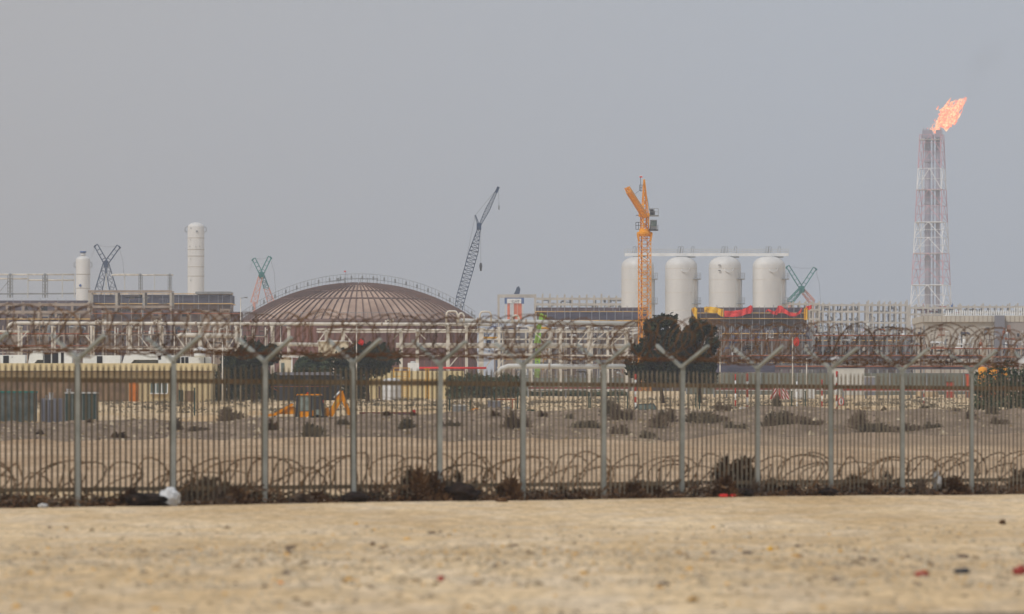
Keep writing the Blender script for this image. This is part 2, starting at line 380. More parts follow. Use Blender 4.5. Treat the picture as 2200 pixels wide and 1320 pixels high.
hedge(1112,1345,842,700,'low clipped green hedge in front of the grey process frames',13)
hedge(2098,2230,776,425,'tall dark green hedge at the right edge behind the fence',14)
hedge(735,788,796,645,'dark hedge between the open shed and the cream tank building',15,LEAF)
# shrubs on the bank
def shrub_proto(seed,m,spread=1.0,h=.7,n=240):
    rr=random.Random(seed); mb=MB()
    ls=[(rr.uniform(-.6,.6),rr.uniform(-.4,.4),rr.uniform(.35,1),rr.uniform(.22,.45)) for _ in range(6)]
    for _ in range(n):
        a=rr.uniform(0,2*math.pi); l=rr.choice(ls); r_=abs(rr.gauss(0,.6))*l[3]; z=h*l[2]*rr.random()**.8*max(.1,1-(r_/l[3]/1.5)**2)
        p=Vector((l[0]+r_*math.cos(a),l[1]+r_*math.sin(a),z)); d=Vector((math.cos(a)*.5+rr.uniform(-.5,.5),math.sin(a)*.5+rr.uniform(-.5,.5),rr.uniform(.2,1))).normalized()*rr.uniform(.08,.2)
        w=d.orthogonal().normalized()*rr.uniform(.02,.055); mb.add([p-w,p+w,p+d+w*.3,p+d-w*.3],[(0,1,2,3)])
    return mb
PM={}
def shrub(px,D,w,h,kind,label,seed,group='desert shrubs beyond the fence',cat='shrub',name='desert_shrub',off=0):
    key=(kind,seed%4)
    if key not in PM:
        o=shrub_proto(seed%4*7+len(kind),{'g':SCRUBG,'b':SCRUB,'d':SCRUBD}[kind],n=900 if kind=='d' else 700).build('proto',{'g':SCRUBG,'b':SCRUB,'d':SCRUBD}[kind]); PM[key]=o.data; bpy.data.objects.remove(o)
    x=(px-1100)/F*D; o=bpy.data.objects.new(name,PM[key]); COL.objects.link(o)
    o.location=(x,D,gz(x,D)-.03); o.scale=(w*D/F/1.35,max(.5,w*D/F/2.6),h*D/F/.66); o.rotation_euler=(0,0,R.uniform(-.4,.4))
    return tag(o,label,cat,group)
BS=[(680,318,52,30,'g'),(1120,321,66,34,'b'),(855,322,54,22,'g'),(735,324,26,12,'g'),(505,352,60,34,'b'),(590,322,26,22,'d'),(75,319,30,12,'b'),(255,319,30,14,'d'),(1310,330,34,44,'g'),(1345,325,56,34,'b'),(1392,321,70,26,'b'),(1330,316,40,22,'b'),(1395,313,34,18,'g'),(1432,329,26,14,'g'),(1425,324,42,28,'b'),(1500,321,64,22,'g'),(1550,322,46,16,'b'),(1590,319,60,14,'g'),(1640,321,44,22,'b'),(1668,321,52,30,'g'),(1712,321,58,22,'b'),(1755,321,54,15,'b'),(1822,322,72,36,'b'),(1872,320,60,20,'g'),(1915,320,56,16,'b'),(1565,313,24,14,'d'),(1805,311,30,14,'g'),(1842,310,30,14,'g'),(1962,320,52,16,'b'),(2010,320,46,14,'g'),(2072,324,36,24,'b'),(2128,328,26,20,'g'),(2150,322,40,16,'b'),(1170,327,22,14,'d'),(1215,327,26,12,'g'),(1255,320,60,16,'g'),(1065,327,18,12,'d'),(980,321,36,12,'g'),(935,321,34,10,'b'),(830,330,16,9,'d'),(890,331,16,9,'d'),(1690,312,22,9,'g'),(1892,330,18,12,'d'),(2128,335,16,13,'d'),(2055,331,18,10,'b'),(1560,338,40,20,'b'),(1660,344,30,24,'g'),(375,323,24,26,'b'),(430,322,44,10,'b'),(1990,331,20,8,'g'),(185,332,20,8,'b')]
SL={(680,318):'large dark grey-green bush slanting down the sand bank below the digger',(1120,321):'broad brown bush at the bank foot just left of the sixth post',(505,352):'round brown bush on the crest of the bank left of the digger',(1822,322):'large grey-brown bush at the bank foot right of the round sign',(1310,330):'upright dark shrub on the bank just right of the seventh post',(1392,321):'wide brown bush in the thick clump below the wind swept trees'}
for i,(px,D,w,h,k) in enumerate(BS):
    lb=SL.get((px,D))
    shrub(px,D,w,h,k,lb or 'small dry desert shrub on the sand bank beyond the fence',i,None if lb else 'small desert shrubs on the sand bank')
# scrubby ground behind the bank: nobody could count it
mb=MB(); rr=random.Random(5)
for _ in range(1500):
    D=rr.uniform(476,640); px=rr.uniform(-40,2240); x=(px-1100)/F*D
    if mnoise.noise(Vector((x*.12,D*.06,2)))<.02: continue
    g=gz(x,D); w=rr.uniform(.3,1.6); hh=rr.uniform(.12,.42)
    for k in range(26):
        p=Vector((x+rr.gauss(0,.4)*w,D+rr.gauss(0,.5)*w,g+hh*rr.random()**1.5)); d=Vector((rr.uniform(-1,1),rr.uniform(-1,1),rr.uniform(0,.8)))*.16; q=d.orthogonal().normalized()*.07
        mb.add([p-q,p+q,p+d],[(0,1,2)])
solo(mb,'scrub_ground_cover',SCRUBG,(0,500,0),'low grey scrub scattered over the sand behind the bank','scrub',None,'stuff')
# dead brush along the fence foot
FB=[(60,110,32),(205,90,30),(250,70,40),(430,80,62),(480,90,58),(545,60,40),(610,90,24),(665,70,26),(720,60,22),(800,70,40),(850,90,76),(905,80,66),(965,60,60),(1010,70,64),(1060,80,52),(1105,60,30),(1175,60,24),(1235,70,34),(1280,60,28),(1340,70,36),(1400,70,38),(1440,60,34),(1520,80,48),(1570,90,88),(1610,60,50),(1690,90,42),(1735,50,26),(1790,50,30),(1855,60,44),(1925,60,52),(1955,50,38),(2030,60,44),(2060,50,34),(2110,50,30),(2165,60,56),(2200,50,40)]
BL={850:'tall tangled greenish brown brush against the fence, left of the fifth post',1570:'tallest heap of tangled brush caught in the ground wire between the eighth and ninth posts',480:'dark brush heap at the fence foot right of the second post',1010:'dark round brush clump right of the fifth fence post'}
for i,(px,w,h) in enumerate(FB):
    ip=.008673-7.24e-7*(px-167); D=1/ip+R.uniform(-.1,.5)
    lb=BL.get(px); shrub(px,D+ (.35 if h>50 else .15),w*1.15,h*.95,'d' if i%3 else 'b',lb or 'dead brown brush caught along the foot of the steel fence',i,None if lb else 'dead brush along the fence foot','brush','dead_brush')
SACK=mat('dirty_sack',(34,24,20),.8,.5,5,(58,44,36))
# ------------------------------------------------------------ litter
def fD(px): return 1/(.008673-7.24e-7*(px-167))
def lit(px,py_,w,h,m,name,label,cat,dd=-.8,D=None,seed=1,amp=.35,fr=2.2,group=None,z=None):
    D=D or fD(px)+dd; x=(px-1100)/F*D; g=gz(x,D) if z is None else z; rx=w*D/F/2; rz=h*D/F/2
    mb=MB(); mb.blob((x,D,g+rz*.85),rx,rx*.8,rz,seed,amp,fr,20,12); return solo(mb,name,m,(x,D,g),label,cat,group)
lit(312,0,84,30,SACK,'rubbish_sack','flat black rubbish sack on the sand beside the white bag','rubbish sack',-.7,seed=3,amp=.55,fr=3.4)
lit(362,0,44,38,WPL,'plastic_bag','crumpled white plastic bag leaning against the fence foot','plastic bag',-.75,seed=4,amp=.45,fr=3)
lit(762,0,58,24,SACK,'rubbish_sack','black sack at the foot of the fourth fence post','rubbish sack',-.5,seed=5)
lit(992,0,74,38,SACK,'rubbish_sack','bulky black sack right of the fifth fence post','rubbish sack',-.5,seed=6)
lit(1600,0,36,20,SACK,'rubbish_sack','small black sack left of the ninth fence post','rubbish sack',-.5,seed=7)
lit(1778,0,36,18,SACK,'rubbish_sack','black sack lying at the foot of the tenth fence post','rubbish sack',-.5,seed=8)
lit(2012,0,20,40,WPL,'plastic_bag','pale torn plastic bag hanging in the brush near the right end','plastic bag',.1,seed=9,amp=.4,z=.15)
lit(92,0,20,10,WPL,'plastic_bag','small white plastic scrap on the sand at the far left','plastic bag',-.6,seed=10)
lit(240,0,22,14,SCRUBD,'clod','small dark clod of earth left of the flat black sack','clod',-1.2,seed=11)
lit(1555,0,20,8,RED,'plastic_scrap','red plastic scrap lying below the tallest brush heap','scrap',-.7,seed=12)
lit(1576,0,14,7,RED,'plastic_scrap','smaller red scrap beside the first red one','scrap',-.7,seed=13)
lit(1078,0,26,9,SCRUBD,'twig_bundle','small brown twig bundle on the open sand right of the fifth post','twig',-2.5,seed=14)
lit(1797,0,22,15,WPL,'plastic_bag','white plastic bag caught in the wire above the tenth post','plastic bag',.2,seed=15,amp=.5,fr=3,z=W(0,781,fD(1797)).z)
lit(2199,0,20,22,WPL,'plastic_bag','white plastic bag snagged in the coil at the right edge','plastic bag',.2,seed=16,amp=.5,z=W(0,788,fD(2199)).z)
lit(170,0,42,18,WPL,'plastic_bag','greyish plastic bag snagged in the wire above the first post','plastic bag',.25,seed=17,amp=.5,z=W(0,768,fD(170)).z)
lit(776,0,12,12,RED,'plastic_scrap','bright red scrap hanging above the low flat topped tree','scrap',0,D=600,seed=18,z=W(0,741,600).z)
FADED=mat('faded_red_plastic',(158,66,58),.7,.3,6)
for px,py,w,h,m,l in ((947,1248,14,12,FADED,'small dark red stone in the middle of the foreground sand'),(1980,1237,30,12,FADED,'flat red fragment on the foreground sand, left of the dark one'),(2068,1232,34,13,DSTEEL,'dark grey fragment between two red ones in the foreground'),(2192,1234,34,20,FADED,'large red brick fragment at the right edge of the foreground'),(2154,1127,14,12,SCRUBD,'brown pebble on pale sand near the right end of the fence'),(800,1172,10,9,SCRUBD,'lone brown pebble on the pale sand left of centre'),(603,1255,13,7,MORANGE,'orange scrap beside dark stones at lower left'),(1655,1183,14,9,YCL,'yellow scrap on the pale stony band right of centre')):
    D=EZ*F/(py-HY); x=(px-1100)/F*D; g=gz(x,D); D=(EZ-g)*F/(py-HY); x=(px-1100)/F*D
    mb=MB(); mb.blob((x,D,g+h*D/F/3),w*D/F/2,w*D/F/2.5,h*D/F/2,int(px),.4,2,12,8); solo(mb,'ground_fragment',m,(x,D,g),l,'fragment')
mb=MB(); rr=random.Random(8)
for _ in range(7000):
    D=rr.choice((rr.uniform(46,92),rr.uniform(55,76))); px=rr.uniform(-30,2230); x=(px-1100)/F*D
    k=mnoise.noise(Vector((x*.8,D*.25,3)))
    if k<-.05 and rr.random()<.7: continue
    s_=rr.uniform(.01,.034)*(1.8 if rr.random()<.07 else 1); mb.cm=0 if rr.random()<.6 else rr.choice((1,2,3)) if rr.random()<.5 else 0
    g=gz(x,D); c=Vector((x,D,g+s_*.2)); vs=[c+Vector((math.cos(t)*s_*rr.uniform(.7,1.5),math.sin(t)*s_,0)) for t in (0,1.3,2.6,3.9,5.1)]; vs.append(c+Vector((0,0,s_*.8)))
    mb.add(vs,[(0,1,5),(1,2,5),(2,3,5),(3,4,5),(4,0,5)])
for _ in range(170):
    D=rr.uniform(49,84); px=rr.uniform(-20,2220); x=(px-1100)/F*D
    if mnoise.noise(Vector((x*.5,D*.15,8)))<-.1: continue
    s_=rr.uniform(.03,.06)*(1.5 if rr.random()<.1 else 1); mb.cm=rr.choice((0,0,0,1,2,3)); g=gz(x,D); mb.blob((x,D,g+s_*.1),s_,s_*.8,s_*.45,rr.random()*50,.35,2,8,5)
solo(mb,'pebbles',[STONE,STONED,SCRUB,mat('ochre_stone',(196,152,84),.95,.25,4)],(0,60,0),'pebbles and grit strewn over the foreground sand','pebbles',None,'stuff')
mb=MB(); rr=random.Random(15)
for _ in range(9000):
    t=rr.uniform(-1.3,12.5); k=mnoise.noise(Vector((t*1.3,2,5)))+.55*mnoise.noise(Vector((t*4,8,5)))
    hh=max(.03,.2+.28*k); p=A+U*t+nrm*(rr.gauss(-.1,.2)); g=gz(p.x,p.y); p=Vector((p.x,p.y,g+hh*rr.random()**1.6)); d=Vector((rr.uniform(-1,1),rr.uniform(-1,1),rr.uniform(-.4,.6))).normalized()*rr.uniform(.05,.15); w=d.orthogonal().normalized()*rr.uniform(.012,.04)
    mb.cm=0 if rr.random()<.8 else 1; mb.add([p-w,p+w,p+d+w*.4,p+d-w*.4],[(0,1,2,3)])
solo(mb,'windblown_debris',[SCRUBD,SCRUB],A,'dark twigs and leaf litter drifted against the fence foot','debris',None,'stuff')
mb=MB(); rr=random.Random(16)
for _ in range(3800):
    D=rr.uniform(306,344) if rr.random()<.7 else rr.uniform(440,520); px=rr.uniform(-30,2230); x=(px-1100)/F*D; s_=rr.uniform(.04,.13)*(2 if rr.random()<.05 else 1); mb.cm=rr.choice((0,0,1,2))
    g=gz(x,D); c=Vector((x,D,g)); vs=[c+Vector((math.cos(t)*s_*rr.uniform(.7,1.5),math.sin(t)*s_,-.02)) for t in (0,1.3,2.6,3.9,5.1)]; vs.append(c+Vector((rr.uniform(-.5,.5)*s_,0,s_*rr.uniform(.6,1.1)))); mb.add(vs,[(0,1,5),(1,2,5),(2,3,5),(3,4,5),(4,0,5)])
solo(mb,'rubble',[STONE,STONED,SCRUB],(0,320,0),'loose clods and rubble on the sand bank and flat behind it','rubble',None,'stuff')
# ------------------------------------------------------------ lattice cranes
def xcrane(D,cx,cy,tl,tr,bl,br,wt,wb,top,low,label,split=1.0,split2=None):
    sc=D/F; g=interp(PROF1,D); root=thing('derrick_crane',(W(cx,0,D).x,D,g),label,'crane')
    wt*=sc; wb*=sc
    SP=[split]
    def leg(nm,a,b,ma,mb_,w0,w1,dd):

        a=Vector(a)+Vector((0,dd,0)); b=Vector(b)+Vector((0,dd*.3,0)); split=SP[0]; k=a.lerp(b,split)
        m1=MB(); m1.truss(a,k,w0,w0+(w1-w0)*split,max(4,int((k-a).length/2.4)),.11); m1.build(nm,ma,root)
        if split<1:
            m2=MB(); m2.truss(k,b,w0+(w1-w0)*split,w1,max(3,int((b-k).length/2.2)),.1); m2.build('lower_'+nm,mb_,root)
    C=W(cx,cy,D); Lb=W(bl,650,D); Rb=W(br,650,D); 
    leg('boom',C,Lb,top,low,wt*1.1,wb,-3); SP[0]=split if split2 is None else split2; leg('boom',C,Rb,top,low,wt*1.1,wb,3)
    for nm,t in (('jib',tl),('jib',tr)):
        m=MB(); T=W(t[0],t[1],D); m.truss(C,T,wt*1.1,wt*1.0,max(4,int((T-C).length/1.6)),.13,None,False); m.bar(T,T+Vector(((1 if t==tr else -1)*4*sc,0,-5*sc)),.5); m.build(nm,top,root)
    m=MB(); m.box(C-Vector((5*sc,1.2,9*sc)),C+Vector((5*sc,1.2,5*sc))); m.build('head_block',top,root)
    m=MB(); m.tube([W(*tl,D),W((tl[0]+tr[0])/2,(tl[1]+tr[1])/2+3,D),W(*tr,D)],.035,4); e=W(*tl,D)
    m.tube([W(*tr,D),W(tr[0]+9,tr[1]+32,D),W(tr[0]+14,tr[1]+100,D)],.035,4); m.tube([e,W(tl[0]-9,tl[1]+26,D)],.035,4); m.build('stay_cable',DSTEEL,root)
    m=MB(); m.box((Lb.x-1,D-4,g),(Rb.x+1,D+4,g+3)); m.tube([(Lb.x,D,g+3),Lb],.5,6); m.tube([(Rb.x,D,g+3),Rb],.5,6); m.build('crawler_base',low,root)
xcrane(1800,228,566,(206,527),(255,529),206,249,8,18,STEELB,STEELB,'dark blue lattice crane shaped like an X beside the short column at left')
xcrane(1850,562,590,(545,556),(580,552),546,582,7,14,STEELT,SALM,'teal and salmon X shaped crane left of the domed tank',.08,.5)
xcrane(1850,1722,620,(1692,572),(1751,576),1696,1746,7,11,STEELT,SALM,'teal X shaped lattice crane right of the four silos',1.0,.2)
def crawler():
    D=1500; sc=D/F; root=thing('crawler_crane',(W(982,0,D).x,D,9.6),'tall grey-blue crawler crane with raised jib and hanging hook behind the dome','crane')
    m=MB(); a=W(976,712,D); b=W(990,640,D); c=W(1018,540,D); d=W(1029,492,D)
    m.truss(a,b,10*sc,19*sc,8,.09); m.truss(b,c,19*sc,19*sc,12,.09); m.truss(c,d,19*sc,6*sc,6,.09); m.build('main_boom',STEELB,root)
    m=MB(); m.box(W(1024,494,D)-Vector((0,.8,0)),W(1034,480,D)+Vector((0,.8,0))); m.build('boom_head',STEELB,root)
    m=MB(); e=W(1071,402,D); m.truss(W(1030,486,D),W(1048,450,D),4*sc,9*sc,6,.07); m.truss(W(1048,450,D),e,9*sc,3*sc,8,.07); m.bar(W(1066,414,D),e,.7); m.build('luffing_jib',STEELB,root)
    m=MB(); m.truss(W(1029,486,D),W(1021,463,D),4*sc,2.4*sc,5,.07); m.build('jib_mast',STEELB,root)
    m=MB(); m.tube([W(1021,463,D),e],.03,4); m.tube([W(1021,463,D),W(975,690,D)],.03,4); m.tube([W(1033,492,D),W(1033,572,D)],.03,4); m.tube([e,W(1072,442,D)],.03,4); m.build('cable',DSTEEL,root)
    m=MB(); m.lathe(W(1033,583,D),[(0,0),(.25,.1),(.3,.8),(.42,1.3),(.3,2.0),(.1,2.2),(0,2.3)],10); m.build('hook_block',DSTEEL,root)
    m=MB(); m.lathe(W(1072,452,D),[(0,0),(.13,.2),(.13,1.2),(0,1.4)],8); m.build('auxiliary_hook',DSTEEL,root)
    m=MB(); m.box((W(955,0,D).x,D-3,10.6),(W(990,0,D).x,D+3,14)); m.build('machinery_house',STEELB,root)
    for s_ in (-3.2,3.2):
        m=MB(); m.box((W(955,0,D).x,D+s_-.6,9.6),(W(990,0,D).x,D+s_+.6,10.6)); m.build('crawler_track',DSTEEL,root)
crawler()
def towercrane():
    D=1000; sc=D/F; root=thing('tower_crane',(W(1385,0,D).x,D,8),'orange tower crane with luffing jib rising in front of the leftmost silo','crane')
    c=(W(1385,0,D).x,D); th=math.radians(22); side=(math.cos(th),math.sin(th),0)
    m=MB(); p=Vector((c[0],D,8)); q=Vector((c[0],D,W(0,500,D).z)); n=14
    m.truss(p,q,20.5*sc,20.5*sc,n*2,.07,side); m.build('mast',ORANGE,root)
    l=MB(); off=Vector((-6.5*sc,-.3,0)); l.bar(p+off,q+off,.22)
    for i in range(60): z=p.z+(q.z-p.z)*i/60; l.bar((c[0]-7.6*sc,D-.3,z),(c[0]-5*sc,D-.3,z),.1)
    l.build('ladder',REDL,root)
    m=MB(); z0=W(0,508,D).z; z1=W(0,496,D).z; m.lathe((c[0],D,z0),[(0,0),(1.15,0),(1.35,.4),(1.35,.7),(.95,.85),(.95,1.3),(0,1.3)],12,False); 
    for sx in (-1,1):
        for sy in (-1,1): m.bar((c[0]+sx*1.0,D+sy*1.0,z0-.9),(c[0]+sx*1.25,D+sy*1.2,z0+.5),.3)
    m.build('slewing_ring',ORANGE,root)
    m=MB(); m.truss((c[0],D,z1),(c[0],D,W(0,462,D).z),13*sc,13*sc,3,.1,side); m.pbox(D,1372,466,1396,459,-.7,.7); m.build('slewing_tower',ORANGE,root)
    m=MB(); ap=W(1384,392,D); 
    m.truss((c[0]+.05,D,W(0,462,D).z),ap,12*sc,2.5*sc,8,.075,side); m.bar(ap,ap+Vector((0,0,.5)),.35); m.build('apex_frame',ORANGE,root)
    m=MB(); a=W(1384,464,D)-Vector((0,1.2,0)); T=W(1349,408,D-42); m.truss(a,T,11*sc,10*sc,34,.07,(1,0,.4)); m.build('luffing_jib',ORANGE,root)
    m=MB(); m.tube([T.lerp(a,.25),W(1376,408,D-3),W(1383,395,D)],.035,4); m.tube([ap,W(1396,455,D+4)],.035,4); m.build('stay_cable',DSTEEL,root)
    m=MB(); m.bar(W(1376,380,D),W(1377,412,D),.08)
    for y in (398,404,410): m.bar(W(1374,y,D),W(1380,y,D),.08)
    m.bar(W(1374,398,D),W(1374,410,D),.08); fp=m.build('flag_pole',DSTEEL,root)
    m=MB(); m.pbox(D,1374,382,1380,379,0,.04); m.cm=1; m.pbox(D,1374,379,1380,377.6,0,.04); m.build('flag',[RED,WHITE],fp)
    m=MB(); m.pbox(D,1395,465,1415,463,-1,1.2)
    for x in (1396,1405,1414): m.bar(W(x,464,D)-Vector((0,1,0)),W(x,449,D)-Vector((0,1,0)),.09)
    for y in (449,456): m.bar(W(1396,y,D)-Vector((0,1,0)),W(1414,y,D)-Vector((0,1,0)),.08)
    pl=m.build('counter_platform',STEEL,root)
    m=MB(); m.pbox(D,1396,463,1404,450,-.6,.8); m.lathe(W(1403,462,D),[(0,0),(.35,0),(.35,.7),(0,.8)],10); m.build('winch',DSTEEL,pl)
    m=MB(); m.pbox(D,1397,494,1411,473,-.9,.7); m.cm=1; m.pbox(D,1398,487,1410,475,-.95,-.9); m.build('cab',[STEEL,GLASS],root)
    m=MB(); m.pbox(D,1395,496,1414,494,-1.2,1)
    for x in (1396,1413): m.bar(W(x,494,D)-Vector((0,1.1,0)),W(x,484,D)-Vector((0,1.1,0)),.09)
    m.build('cab_platform',DSTEEL,root)
    m=MB()
    for x in (1366,1372): m.bar(W(x,493,D),W(x,478,D),.09)
    for y in (478,485,493): m.bar(W(1366,y,D),W(1377,y,D),.09)
    m.bar(W(1366,463,D),W(1378,463,D),.1); m.build('guard_rail',DSTEEL,root)
towercrane()
# ------------------------------------------------------------ flare
def flare():
    D=3000; sc=D/F; root=thing('flare_tower',(W(2000,0,D).x,D,9.6),'hazy red and white lattice flare tower carrying two burning stacks','flare tower')
    g=9.6
    def leg(k,y):
        t=(y-290)/(880-290)
        x={0:1975-33*t,1:2018+7*t,2:2029+27*t,3:1987-14*t}[k]; dp={0:-4,1:-8,2:4,3:8}[k]*(1+t)
        v=W(x,y,D); v.y+=dp; return v
    secs=[(290,363,FRED),(363,408,FWHT),(408,478,FRED),(478,545,FWHT),(545,613,FRED),(613,700,FWHT),(700,790,FRED),(790,888,FWHT)]
    for y0,y1,mm in secs:
        m=MB(); n=2 if y1-y0>50 else 1; w=.3 if mm is FWHT else .24
        ww=1.0
        for i in range(n):
            a=y0+(y1-y0)*i/n; b=y0+(y1-y0)*(i+1)/n; h=(a+b)/2
            for k in range(4):
                j=(k+1)%4; m.bar(leg(k,a),leg(k,b),w*1.5); m.bar(leg(k,a),leg(j,a),w*.8)
                mid=(leg(k,a)+leg(j,a))/2; m.bar(mid,leg(k,b),w); m.bar(mid,leg(j,b),w)
                m.bar(leg(k,h),leg(j,h),w*.6)
        m.build('tower_section',mm,root)
    for x,r,t in ((1993,6.5*sc,286),(2015,4.5*sc,284),(2005,1.6*sc,290)):
        v=W(x,t,D); m=MB(); m.tube([(v.x,D,g),(v.x,D,v.z)],r,14); z=0
        for y in (320,350,385,440,500,560): m.tube([(v.x,D,W(0,y,D).z),(v.x,D,W(0,y,D).z+.8)],r*1.12,14)
        m.build('flare_stack',STACKM,root)
    m=MB(); m.pbox(D,1982,297,2003,280,-2,2); m.pbox(D,2010,296,2024,280,-2,2)
    for x in (1984,1990,1997,2013,2021): m.bar(W(x,282,D),W(x,276,D),.5)
    m.build('burner_tip',STACKM,root)
    m=MB()
    for y in (300,408,478,545,613): m.pbox(D,1975-(y-290)*.05,y+1.2,2022+(y-290)*.02,y,-6,6)
    m.build('platform',PALE,root)
    # flame
    fm=bpy.data.materials.new('flame'); fm.use_nodes=True; nt=fm.node_tree; N=nt.nodes;L=nt.links; N.remove(N['Principled BSDF'])
    gN=N.new('ShaderNodeNewGeometry'); n=N.new('ShaderNodeTexNoise'); n.inputs['Scale'].default_value=.55; n.inputs['Detail'].default_value=5; n.inputs['Distortion'].default_value=1.5
    L.new(gN.outputs['Position'],n.inputs['Vector']); r=N.new('ShaderNodeValToRGB'); cr=r.color_ramp
    cr.elements[0].position=.38; cr.elements[0].color=(.95,.2,.12,1); cr.elements[1].position=.6; cr.elements[1].color=(1.0,.62,.34,1); e2=cr.elements.new(.5); e2.color=(1,.33,.16,1)
    L.new(n.outputs['Fac'],r.inputs['Fac']); em=N.new('ShaderNodeEmission'); em.inputs['Strength'].default_value=FLAME; L.new(r.outputs['Color'],em.inputs['Color']); L.new(em.outputs[0],N['Material Output'].inputs['Surface'])
    rr=random.Random(4); m=MB()
    path=[(1995,284,5),(2003,279,7),(2013,275,9),(2020,264,17),(2028,252,23),(2038,247,26),(2049,240,22),(2056,231,15),(2063,224,10),(2070,217,7),(2076,211,4)]
    for i in range(len(path)-1):
        x0,y0,r0=path[i];x1,y1,r1=path[i+1]
        for k in range(30):
            t=rr.random(); rad=r0+(r1-r0)*t; px=x0+(x1-x0)*t+rr.gauss(0,.33)*rad; py=y0+(y1-y0)*t+rr.gauss(0,.48)*rad
            q=W(px,py,D)+Vector((0,rr.gauss(0,.4)*rad*sc,0)); L_=rad*rr.uniform(.22,.6)*sc; wd=L_*rr.uniform(.22,.5)
            dr=Vector((rr.uniform(.3,1),rr.uniform(-.3,.3),rr.uniform(.5,1.2))).normalized()
            pts=[q-dr*L_*.6,q-dr*L_*.2+Vector((rr.uniform(-.4,.4),0,rr.uniform(-.4,.4)))*wd,q+dr*L_*.3,q+dr*L_+Vector((rr.uniform(-1,1),0,rr.uniform(-1,1)))*wd]
            a=[];n_=7
            for s_ in range(len(pts)-1): pass
            base=len(m.v); m.tube(pts,wd,7,wd*.06)
    solo(m,'gas_flame',fm,W(1995,284,D),'orange gas flame blown to the right from the flare tower top','flame')
    sm=bpy.data.materials.new('thin_smoke'); sm.use_nodes=True; nt=sm.node_tree; nt.nodes.remove(nt.nodes['Principled BSDF']); v=nt.nodes.new('ShaderNodeVolumePrincipled'); v.inputs['Color'].default_value=(.12,.12,.13,1); v.inputs['Density'].default_value=.004
    nt.links.new(v.outputs[0],nt.nodes['Material Output'].inputs['Volume']); m=MB()
    c=W(2100,152,D); m.blob(c,6.5,7,9,3,.25,1.2,20,14); c=W(2084,184,D-2); m.blob(c,4,5,7,8,.25,1.2,18,12)
    o=m.build('smoke',sm,None,c); tag(o,kind='stuff')
    m=MB(); c=W(2128,118,D+5); m.blob(c,8.5,8,8,6,.25,1.2,20,14); sm2=sm; o=m.build('smoke',sm,None,c); tag(o,kind='stuff')
FLAME=1.65
flare()
# ------------------------------------------------------------ silos, columns, domed tank
def silo(x0,x1,ytop,D,label,g=9.4):
    sc=D/F; r=(x1-x0)/2*sc; cx=W((x0+x1)/2,0,D).x; zt=W(0,ytop,D).z; root=thing('storage_silo',(cx,D,g),label,'silo','white silos in a row')
    del root['group']
    m=MB(); prof=[(r,0)]+[(r,(zt-r*.62-g)*k/6) for k in range(1,7)]
    for i in range(1,9):
        a=math.pi/2*i/8; prof.append((max(0,r*math.cos(a)**.8 if i<8 else 0),(zt-r*.62-g)+r*.62*math.sin(a)))
    m.lathe((cx,D,g),prof,40); m.build('shell',SILO,root)
    m=MB()
    for y in (578,602,630,668):
        m.lathe((cx,D,W(0,y,D).z),[(r+.01,-.05),(r+.035,0),(r+.01,.05)],40)
    m.build('weld_ring',PIPE,root)
    x=cx+r*.22; m=MB(); m.tube([(x-1,D-r*.955,W(0,578,D).z),(x-.75,D-r-.15,W(0,584,D).z),(x,D-r-.2,W(0,587,D).z),(x+.75,D-r-.1,W(0,584,D).z),(x+1,D-r*.9,W(0,578,D).z)],.1,6); m.build('lifting_saddle',SILO,root)
    for y in (600,653):
        m=MB(); z=W(0,y,D).z; a=.1 if y==600 else .35; m.box((cx+r*(.86-a),D-r*.75,z-.12),(cx+r+.75,D+r*.4,z+.05))
        for k in range(5):
            xx=cx+r+.72-(k%3)*.35; m.bar((xx,D-r*.7+k*.4,z),(xx,D-r*.7+k*.4,z+1.3),.06)
        m.bar((cx+r*.9,D-r*.75,z+1.25),(cx+r+.72,D-r*.75,z+1.25),.07); m.bar((cx+r*.9,D-r*.75,z+.65),(cx+r+.72,D-r*.75,z+.65),.05)
        m.build('side_platform',STEEL,root)
    m=MB(); m.tube([(cx+r+.12,D-.5,g),(cx+r+.12,D-.5,W(0,600,D).z)],.08,6); m.tube([(cx+r*.72,D-r*.8,W(0,612,D).z),(cx+r*.72,D-r*.8,g)],.06,6); m.build('drain_pipe',PALE,root)
    m=MB(); m.lathe((cx,D,zt-.05),[(0,0),(.55,0),(.55,.35),(0,.35)],12); m.lathe((cx+r*.4,D-.3,zt-.3),[(0,0),(.3,0),(.3,.6),(0,.6)],10); m.build('roof_nozzle',STEEL,root)
    return root
SIL=[(1335,1405,552,'white silo farthest left, behind the orange crane mast'),(1429,1498,552,'white silo second from the left, rising above the tree tops'),(1523,1592,551,'white silo third from the left, with two small dark marks'),(1617,1687,551,'white silo farthest right in the row, beside the teal crane')]
for i,(a,b,t,l) in enumerate(SIL):
    o=silo(a,b,t,1250,l)
    if i==2:
        m=MB()
        for y in (570,582): m.pbox(1250,1542,y+1.6,1547,y,-3.72,-3.5)
        m.build('small_marker',DSTEEL,o)
